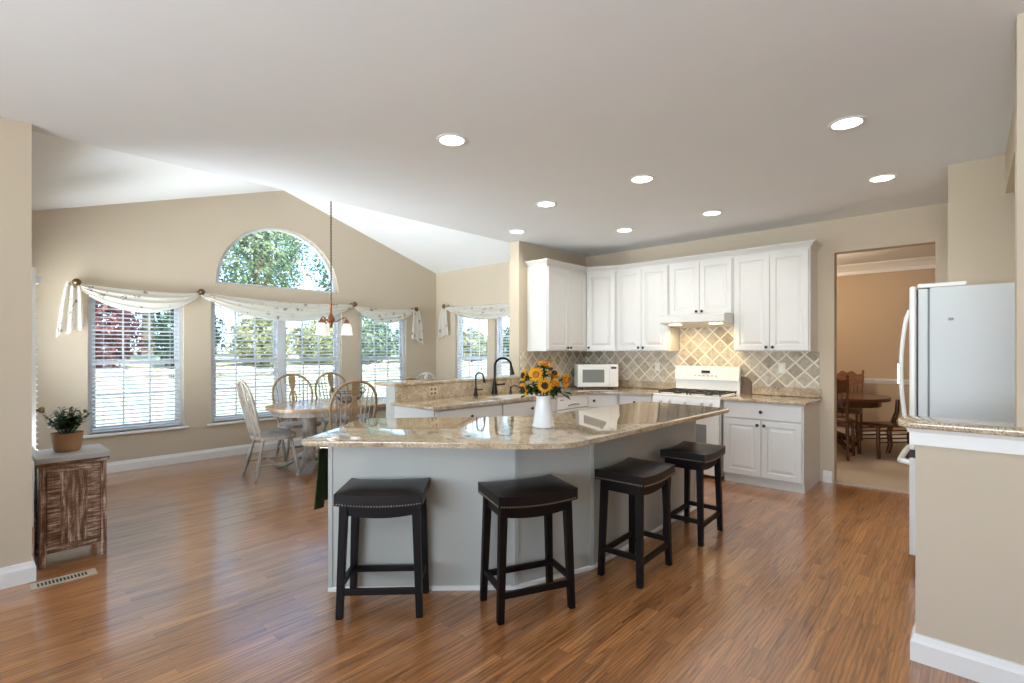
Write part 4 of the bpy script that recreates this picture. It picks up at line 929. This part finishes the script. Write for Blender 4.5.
for k in range(3):
    a = YAW-PI/2+R(15)+2*PI*k/3; u = Vector((math.cos(a), math.sin(a), 0)); rr = .185
    bm = bmesh.new(); tube(bm, [u*.03+Vector((0, 0, 1.745)), u*.07+Vector((0, 0, 1.735)), u*.11+Vector((0, 0, 1.765)), u*.15+Vector((0, 0, 1.785)), u*(rr-.01)+Vector((0, 0, 1.78)), u*rr+Vector((0, 0, 1.755))], .007, 8)
    lathe(bm, [(.02, 1.76), (.022, 1.74), (.035, 1.72), (.035, 1.70)], Matrix.Translation(u*rr), 14); arm = obj('arm', bm, 'copper', ro, 50)
    bm = bmesh.new(); lathe(bm, [(.03, 1.715), (.045, 1.70), (.058, 1.665), (.063, 1.62), (.066, 1.585), (.072, 1.57), (.068, 1.57), (.059, 1.62), (.054, 1.665), (.041, 1.697), (.0, 1.708)], Matrix.Translation(u*rr), 22); obj('shade', bm, 'shade', arm, 60)

# ------------------------------------------------------------------ swag valances
def swag(parent, p0, p1, drop, seedv, off):
    """draped cloth between two points on a wall; off = outward direction into the room"""
    bm = bmesh.new(); p0 = Vector(p0); p1 = Vector(p1); nu, nv = 56, 30; rows = []
    for j in range(nv+1):
        v = j/nv; row = []
        for i in range(nu+1):
            u = i/nu; s_ = 4*u*(1-u)
            top = .035*s_; bot = drop*s_**.85+.03
            z = -(top+(bot-top)*v); gather = 1-.55*(1-s_)
            fold = math.sin(v*PI*7+1.2*math.sin(u*5+seedv)+.6)*.013*(.35+.65*s_)
            bulge = .03+.04*math.sin(PI*min(1, v*1.05))*s_**.5
            p = p0.lerp(p1, u)+Vector((0, 0, z+fold*.4))+off*(bulge+fold)
            row.append(bm.verts.new(p))
        rows.append(row)
    for j in range(nv):
        for i in range(nu): bm.faces.new((rows[j][i], rows[j][i+1], rows[j+1][i+1], rows[j+1][i]))
    bmesh.ops.solidify(bm, geom=bm.faces[:], thickness=.003)
    return obj('swag', bm, 'fabric', parent, 80)
def tail(parent, p, along, off, sgn, L0=.33, L1=.5, wd=.24):
    """gathered tail hanging from a finial, widening downwards with a stepped hem"""
    bm = bmesh.new(); p = Vector(p); nu, nv = 40, 20; rows = []
    for j in range(nv+1):
        v = j/nv; row = []
        for i in range(nu+1):
            u = i/nu; w_ = .1+(wd-.1)*v**.6; L_ = L0+(L1-L0)*u+.02*math.sin(u*14)
            x = (u-.28)*w_; q = p+along*(sgn*x)+Vector((0, 0, .01-L_*v))+off*(.035+.026*math.sin(u*PI*5.2)*(.5+.5*v)+.01*math.sin(v*4))
            row.append(bm.verts.new(q))
        rows.append(row)
    for j in range(nv):
        for i in range(nu): bm.faces.new((rows[j][i], rows[j][i+1], rows[j+1][i+1], rows[j+1][i]))
    bmesh.ops.solidify(bm, geom=bm.faces[:], thickness=.003)
    return obj('tail', bm, 'fabric', parent, 80)
FN = [(.805, 2.105), (1.98, 2.1), (4.08, 2.09), (5.25, 2.085)]
yo = Vector((0, -1, 0)); ax = Vector((1, 0, 0))
ro = thing('scarf_valance', 'cream printed scarf swagged in three loops over the back wall windows', 'valance')
for k, dr_ in enumerate((.25, .28, .23)):
    a, b = FN[k], FN[k+1]; swag(ro, (a[0], YB-.045, a[1]), (b[0], YB-.045, b[1]), dr_, k*2.1, yo)
tail(ro, (FN[0][0], YB-.045, FN[0][1]), ax, yo, -1, .49, .58, .225); tail(ro, (FN[3][0], YB-.045, FN[3][1]), ax, yo, 1, .5, .64, .27)
FLAB = ['brass curtain finial at the left end of the long scarf valance', 'brass curtain finial between the left window and the twin window', 'brass curtain finial above the wall right of the twin window', 'brass curtain finial at the right end of the long scarf valance']
def finial(label, loc, off):
    ro = thing('curtain_finial', label, 'finial', loc, 0, 'brass curtain finials'); o_ = Vector(off)
    m = o_.to_track_quat('Z', 'Y').to_matrix().to_4x4()
    bm = bmesh.new(); lathe(bm, [(.025, 0), (.025, .006), (.01, .012), (.01, .1), (.014, .105)], m, 14); obj('post', bm, 'brass', ro, 50)
    bm = bmesh.new(); lathe(bm, [(.012, .1), (.034, .105), (.04, .115), (.036, .125), (.022, .128), (.018, .135), (.008, .142), (0, .143)], m, 20); obj('rosette', bm, 'brass', ro, 50)
for (x, z), lab in zip(FN, FLAB): finial(lab, (x, YB, z+.005), yo)
xo = Vector((-1, 0, 0)); ay = Vector((0, -1, 0))
ro = thing('scarf_valance', 'cream printed scarf swagged over the side wall windows behind the faucets', 'valance')
SY0, SY1 = 6.80, 4.6
swag(ro, (XR-.045, SY0, 2.145), (XR-.045, SY1, 2.145), .24, 1.0, xo); tail(ro, (XR-.045, SY0, 2.145), ay, xo, -1, .5, .59, .30); tail(ro, (XR-.045, SY1, 2.145), ay, xo, 1, .5, .46, .26)
finial('brass curtain finial on the side wall near the room corner', (XR, SY0, 2.15), xo); finial('brass curtain finial on the side wall hidden behind the kitchen wall end', (XR, SY1, 2.15), xo)

# ------------------------------------------------------------------ recessed ceiling lights
LAB = ['recessed ceiling light nearest the camera, out over the island stools', 'recessed ceiling light above the middle of the island, in front of the stove run', 'recessed ceiling light above the back of the island, between vase and sink', 'recessed ceiling light over the sink beside the wall end',
       'recessed ceiling light in front of the range hood', 'recessed ceiling light in front of the corner upper cabinet', 'recessed ceiling light largest on the right, nearest the refrigerator', 'recessed ceiling light in front of the dining room doorway']
LP = [(2.12, 2.466), (3.62, 1.917), (3.64, 2.90), (4.26, 3.82), (4.987, 1.882), (5.03, 2.878), (3.554, .542), (4.877, .511)]
proto = None
for (x, y), lab in zip(LP, LAB):
    if proto is None:
        proto = thing('recessed_light', lab, 'ceiling light', (x, y, H), 0, 'recessed ceiling lights')
        bm = bmesh.new(); lathe(bm, [(.1, -.0005), (.1, -.004), (.092, -.008), (.078, -.006), (.078, -.0005)], None, 32); obj('trim_ring', bm, 'trim', proto, 40)
        bm = bmesh.new(); lathe(bm, [(.0775, -.002), (.07, -.005), (0, -.006)], None, 28); obj('lens', bm, 'lamp', proto, 40)
    else: dup(proto, (x, y, H), 0, lab)
    light('SPOT', 'recessed_lamp', (x, y, H-.03), LAMP, (1, .98, .95), .07, (0, 0, 0), spot_size=R(165), spot_blend=.6)

# ------------------------------------------------------------------ dining room furniture
ro = thing('dining_table', 'dark oak dining table seen through the doorway', 'table', (8.35, 1.5, 0))
bm = bmesh.new(); prism(bm, oval(.62, .72), .70, .745, .014); obj('tabletop', bm, 'darkoak', ro, 50)
bm = bmesh.new(); prism(bm, oval(.52, .62), .62, .6995); obj('apron', bm, 'darkoak', ro)
bm = bmesh.new(); lathe(bm, [(.09, .12), (.11, .2), (.07, .3), (.1, .42), (.08, .52), (.13, .58), (.13, .6195)], None, 18); obj('pedestal', bm, 'darkoak', ro, 50)
for k in range(4):
    a = PI/4+k*PI/2; u = Vector((math.cos(a), math.sin(a), 0)); bm = bmesh.new(); tube(bm, [u*.06+Vector((0, 0, .2)), u*.22+Vector((0, 0, .15)), u*.36+Vector((0, 0, .06)), u*.44+Vector((0, 0, .03))], [.05, .042, .032, .028], 8); obj('foot', bm, 'darkoak', ro, 50)
def press_chair(mat):
    ro = thing('dining_chair', '', 'chair', group='oak dining chairs in the dining room')
    bm = bmesh.new(); prism(bm, rounded([(-.21, -.2), (.21, -.2), (.23, .22), (-.23, .22)], .05), .44, .475, .01); obj('seat', bm, mat, ro, 50)
    bm = bmesh.new(); prism(bm, rounded([(-.19, -.17), (.19, -.17), (.2, .19), (-.2, .19)], .06), .4755, .505, .012); obj('seat_cushion', bm, 'seatpad', ro, 50)
    for s_ in (-1, 1):
        bm = bmesh.new(); rod(bm, (s_*.2, -.2, 0), (s_*.19, -.19, .46), 0, seg=10, prof=[(0, .014), (.5, .02), (1, .02)]); rod(bm, (s_*.19, -.19, .46), (s_*.205, -.28, 1.08), 0, seg=10, prof=[(0, .02), (.2, .015), (.3, .02), (.55, .014), (.8, .02), (.93, .014), (.965, .02), (1, .004)]); obj('back_post', bm, mat, ro, 50)
        bm = bmesh.new(); turned(bm, (s_*.2, .2, 0), (s_*.19, .19, .445), 1.2); obj('leg', bm, mat, ro, 50)
        bm = bmesh.new(); rod(bm, (s_*.197, -.195, .2), (s_*.195, .197, .2), .011, seg=8); obj('stretcher', bm, mat, ro, 50)
    bm = bmesh.new(); rod(bm, (-.197, .197, .25), (.197, .197, .25), .012, seg=8); obj('stretcher', bm, mat, ro, 50)
    crest = [(-.2, .84)]+[(-.2+.4*i/16, .84+.02*math.cos(i/16*2*PI)) for i in range(17)]+[(.2-.4*i/16, 1.0+.05*math.sin(PI*i/16)+.018*math.cos(i/16*6*PI)) for i in range(17)]
    bm = ngon_plate(crest, [], .02)
    for v in bm.verts: x, z, t = v.co; v.co = Vector((x, -.19-(z-.46)*.145+t-.01, z))
    obj('crest_rail', bm, mat, ro)
    bm = bmesh.new()
    for i in range(7):
        x = -.14+i*.28/6; rod(bm, (x, -.19-.1*.145, .56), (x, -.19-.38*.145, .845), 0, seg=8, prof=[(0, .006), (.5, .01), (1, .006)])
    obj('spindles', bm, mat, ro, 50)
    obj('lower_rail', mk(bx, -.195, .195, -.215, -.195, .53, .565, .004), mat, ro)
    return ro
c1 = press_chair('medoak'); c1.location = (9.05, 1.42, 0); c1.rotation_euler = (0, 0, PI/2); c1['label'] = 'carved-crest oak dining chair behind the dark table, facing the doorway'
c2 = press_chair('darkoak'); c2.location = (7.62, 1.32, 0); c2.rotation_euler = (0, 0, R(-90)); c2['label'] = 'dark oak dining chair nearest the left side of the doorway'
ro = thing('slatted_bench', 'dark wood chair with slatted side and curved legs, beside the refrigerator', 'chair', (8.12, .8, 0), R(-40))
bm = bmesh.new(); bx(bm, -.3, .3, -.17, .17, .40, .43, .008); obj('seat', bm, 'darkoak', ro, 40)
for t_ in (-1, 1):
    bm = bmesh.new()
    for k in range(4): bx(bm, -.26, .22, t_*.15-.008, t_*.15+.008, .2+k*.05, .215+k*.05)
    obj('slat_rail', bm, 'darkoak', ro)
    bm = bmesh.new(); tube(bm, [(.16, t_*.15, 0), (.2, t_*.15, .12), (.18, t_*.15, .3), (.24, t_*.15, .42), (.3, t_*.15, .56), (.31, t_*.15, .72)], [.024, .03, .032, .03, .026, .022], 8); obj('leg', bm, 'darkoak', ro, 50)
    bm = bmesh.new(); tube(bm, [(-.26, t_*.15, 0), (-.27, t_*.15, .2), (-.27, t_*.15, .41)], .022, 8); obj('leg', bm, 'darkoak', ro, 50)

# ------------------------------------------------------------------ the garden
bm = bmesh.new(); nx, ny = 40, 40; g_ = []
def gz(x, y):
    d = max(0, max(y-8.5, (x-7.2)*.9)); return -.35+min(1.75, .0+1.75*(1-math.exp(-d/11.0)))
for j in range(ny+1):
    row = []
    for i in range(nx+1):
        x = -14+50*i/nx; y = -6+46*j/ny; row.append(bm.verts.new((x, y, gz(x, y))))
    g_.append(row)
for j in range(ny):
    for i in range(nx):
        x = -14+50*(i+.5)/nx; y = -6+46*(j+.5)/ny
        if -4.2 < x < 10.6 and y < 6.2: continue
        bm.faces.new((g_[j][i], g_[j][i+1], g_[j+1][i+1], g_[j+1][i]))
for v in [v for v in bm.verts if not v.link_faces]: bm.verts.remove(v)
struct('ground', bm, 'lawn', smooth=80)
def leafy(bm, c, rad, n, size, rnd):
    for k in range(n):
        u = Vector((rnd.gauss(0, 1), rnd.gauss(0, 1), rnd.gauss(0, 1))).normalized(); r = rnd.uniform(.35, 1)**.5
        lump = 1+.28*noise.noise(u*2.6+Vector(c)*.37)
        p = Vector(c)+Vector((u.x*rad[0], u.y*rad[1], u.z*rad[2]))*r*lump
        a = Vector((rnd.gauss(0, 1), rnd.gauss(0, 1), rnd.gauss(0, 1))).normalized(); b = a.cross(u+Vector((.01, .02, .03))).normalized(); s_ = size*rnd.uniform(.6, 1.3)
        bm.faces.new([bm.verts.new(q) for q in (p-a*s_, p+b*s_*.5, p+a*s_, p-b*s_*.5)])
def tree(name, label, x, y, hgt, rad, mat, n, size, trunk, group, sd):
    z = gz(x, y); rnd = random.Random(sd); ro = thing(name, label, name.split('_')[-1], (x, y, z), 0, group)
    bm = bmesh.new()
    if trunk:
        tube(bm, [(0, 0, -.1), (.05, .03, hgt*.3), (-.04, 0, hgt*.6), (0, 0, hgt*.85)], [hgt*.028, hgt*.022, hgt*.015, hgt*.006], 8)
        for k in range(7):
            a = rnd.uniform(0, 2*PI); h0 = hgt*rnd.uniform(.35, .7); tube(bm, [(0, 0, h0), (math.cos(a)*rad*.4, math.sin(a)*rad*.4, h0+hgt*.1), (math.cos(a)*rad*.75, math.sin(a)*rad*.75, h0+hgt*.16)], [hgt*.012, hgt*.008, hgt*.003], 6)
        obj('trunk', bm, 'trunk', ro, 60); bm = bmesh.new()
        leafy(bm, (0, 0, hgt*.62), (rad, rad, hgt*.42), n, size, rnd)
    else:
        tube(bm, [(0, 0, -.1), (0, 0, hgt*.5)], hgt*.03, 6); obj('stem', bm, 'trunk', ro, 60); bm = bmesh.new()
        leafy(bm, (0, 0, hgt*.5), (rad, rad, hgt*.52), n, size, rnd)
    obj('foliage', bm, mat, ro)
TR = [(-1.0, 24.5, 7, 2.1, 'leafg', 'green tree outside, farthest left of the garden'), (4.2, 24.5, 7.5, 2.15, 'leafd', 'dark green tree outside beyond the left window'), (9.2, 24.6, 8.2, 2.15, 'leafg', 'green tree outside seen through the left half of the arched window'),
      (14.2, 24.6, 8.0, 2.15, 'leafg', 'green tree outside seen through the right edge of the arched window'), (19.2, 23.4, 8, 2.1, 'leafd', 'dark tree outside beyond the room corner'), (23.2, 19.6, 7.5, 2.1, 'leafg', 'green tree outside the side wall window'), (26.5, 14.5, 7, 2.1, 'leafd', 'dark tree outside the side wall window behind the tall faucet'),
      (6.3, 31, 11, 2.5, 'leafg', 'tall tree outside at the back, left in the arched window view'), (12.4, 31.5, 12, 2.5, 'leafd', 'tallest dark tree outside at the back, middle of the arched window view'), (18.5, 31.5, 11, 2.5, 'leafg', 'tall tree outside at the back, right of the arched window view')]
for i, (x, y, h_, r_, mt, lab) in enumerate(TR): tree('garden_tree', lab, x, y, h_, r_, mt, 6500, .1, True, 'trees beyond the lawn', 10+i)
SH = [(2.7, 19.3, 2.6, 1.1, 'leafr', 'dark red maple shrub outside, left side of the left window'), (5.1, 19.6, 2.3, 1.1, 'leafd', 'dark green shrub outside, right side of the left window'), (7.5, 19.6, 1.9, 1.1, 'leafy', 'yellow-green shrub outside the left half of the twin window'),
      (9.9, 19.8, 1.8, 1.1, 'leafy', 'yellow-green shrub outside the right half of the twin window'), (12.2, 19.6, 1.9, 1.1, 'leafg', 'green shrub outside the window next to the corner, left side'), (14.5, 19.4, 2.0, 1.05, 'leafd', 'dark green shrub outside the window next to the corner, right side'),
      (17.3, 18.6, 1.7, 1.0, 'leafy', 'yellow-green shrub outside the side wall window near the corner'), (19.0, 16.8, 2.0, 1.1, 'leafg', 'green shrub outside the side wall windows, between them'), (20.6, 14.4, 1.9, 1.1, 'leafy', 'pale shrub outside the side wall window behind the tall faucet')]
for i, (x, y, h_, r_, mt, lab) in enumerate(SH): tree('garden_shrub', lab, x, y, h_, r_, mt, 2600, .1, False, 'shrubs at the edge of the lawn', 40+i)
rnd = random.Random(3); bm = bmesh.new()
for k in range(90):
    t = k/90; x = -3+20*t; y = 17.6-.6*math.sin(t*3)+rnd.uniform(-.12, .12); r_ = rnd.uniform(.14, .26)
    q = bmesh.ops.create_icosphere(bm, subdivisions=2, radius=r_)
    for v in q['verts']: v.co = Vector((v.co.x*1.3, v.co.y, v.co.z*.8))*(1+.2*noise.noise(v.co*5+Vector((k, 0, 0))))+Vector((x, y, gz(x, y)+.08))
tag(obj('edging_stones', bm, 'rock', None, 60), 'low row of grey edging stones along the lawn outside', 'stones', None, 'stuff')
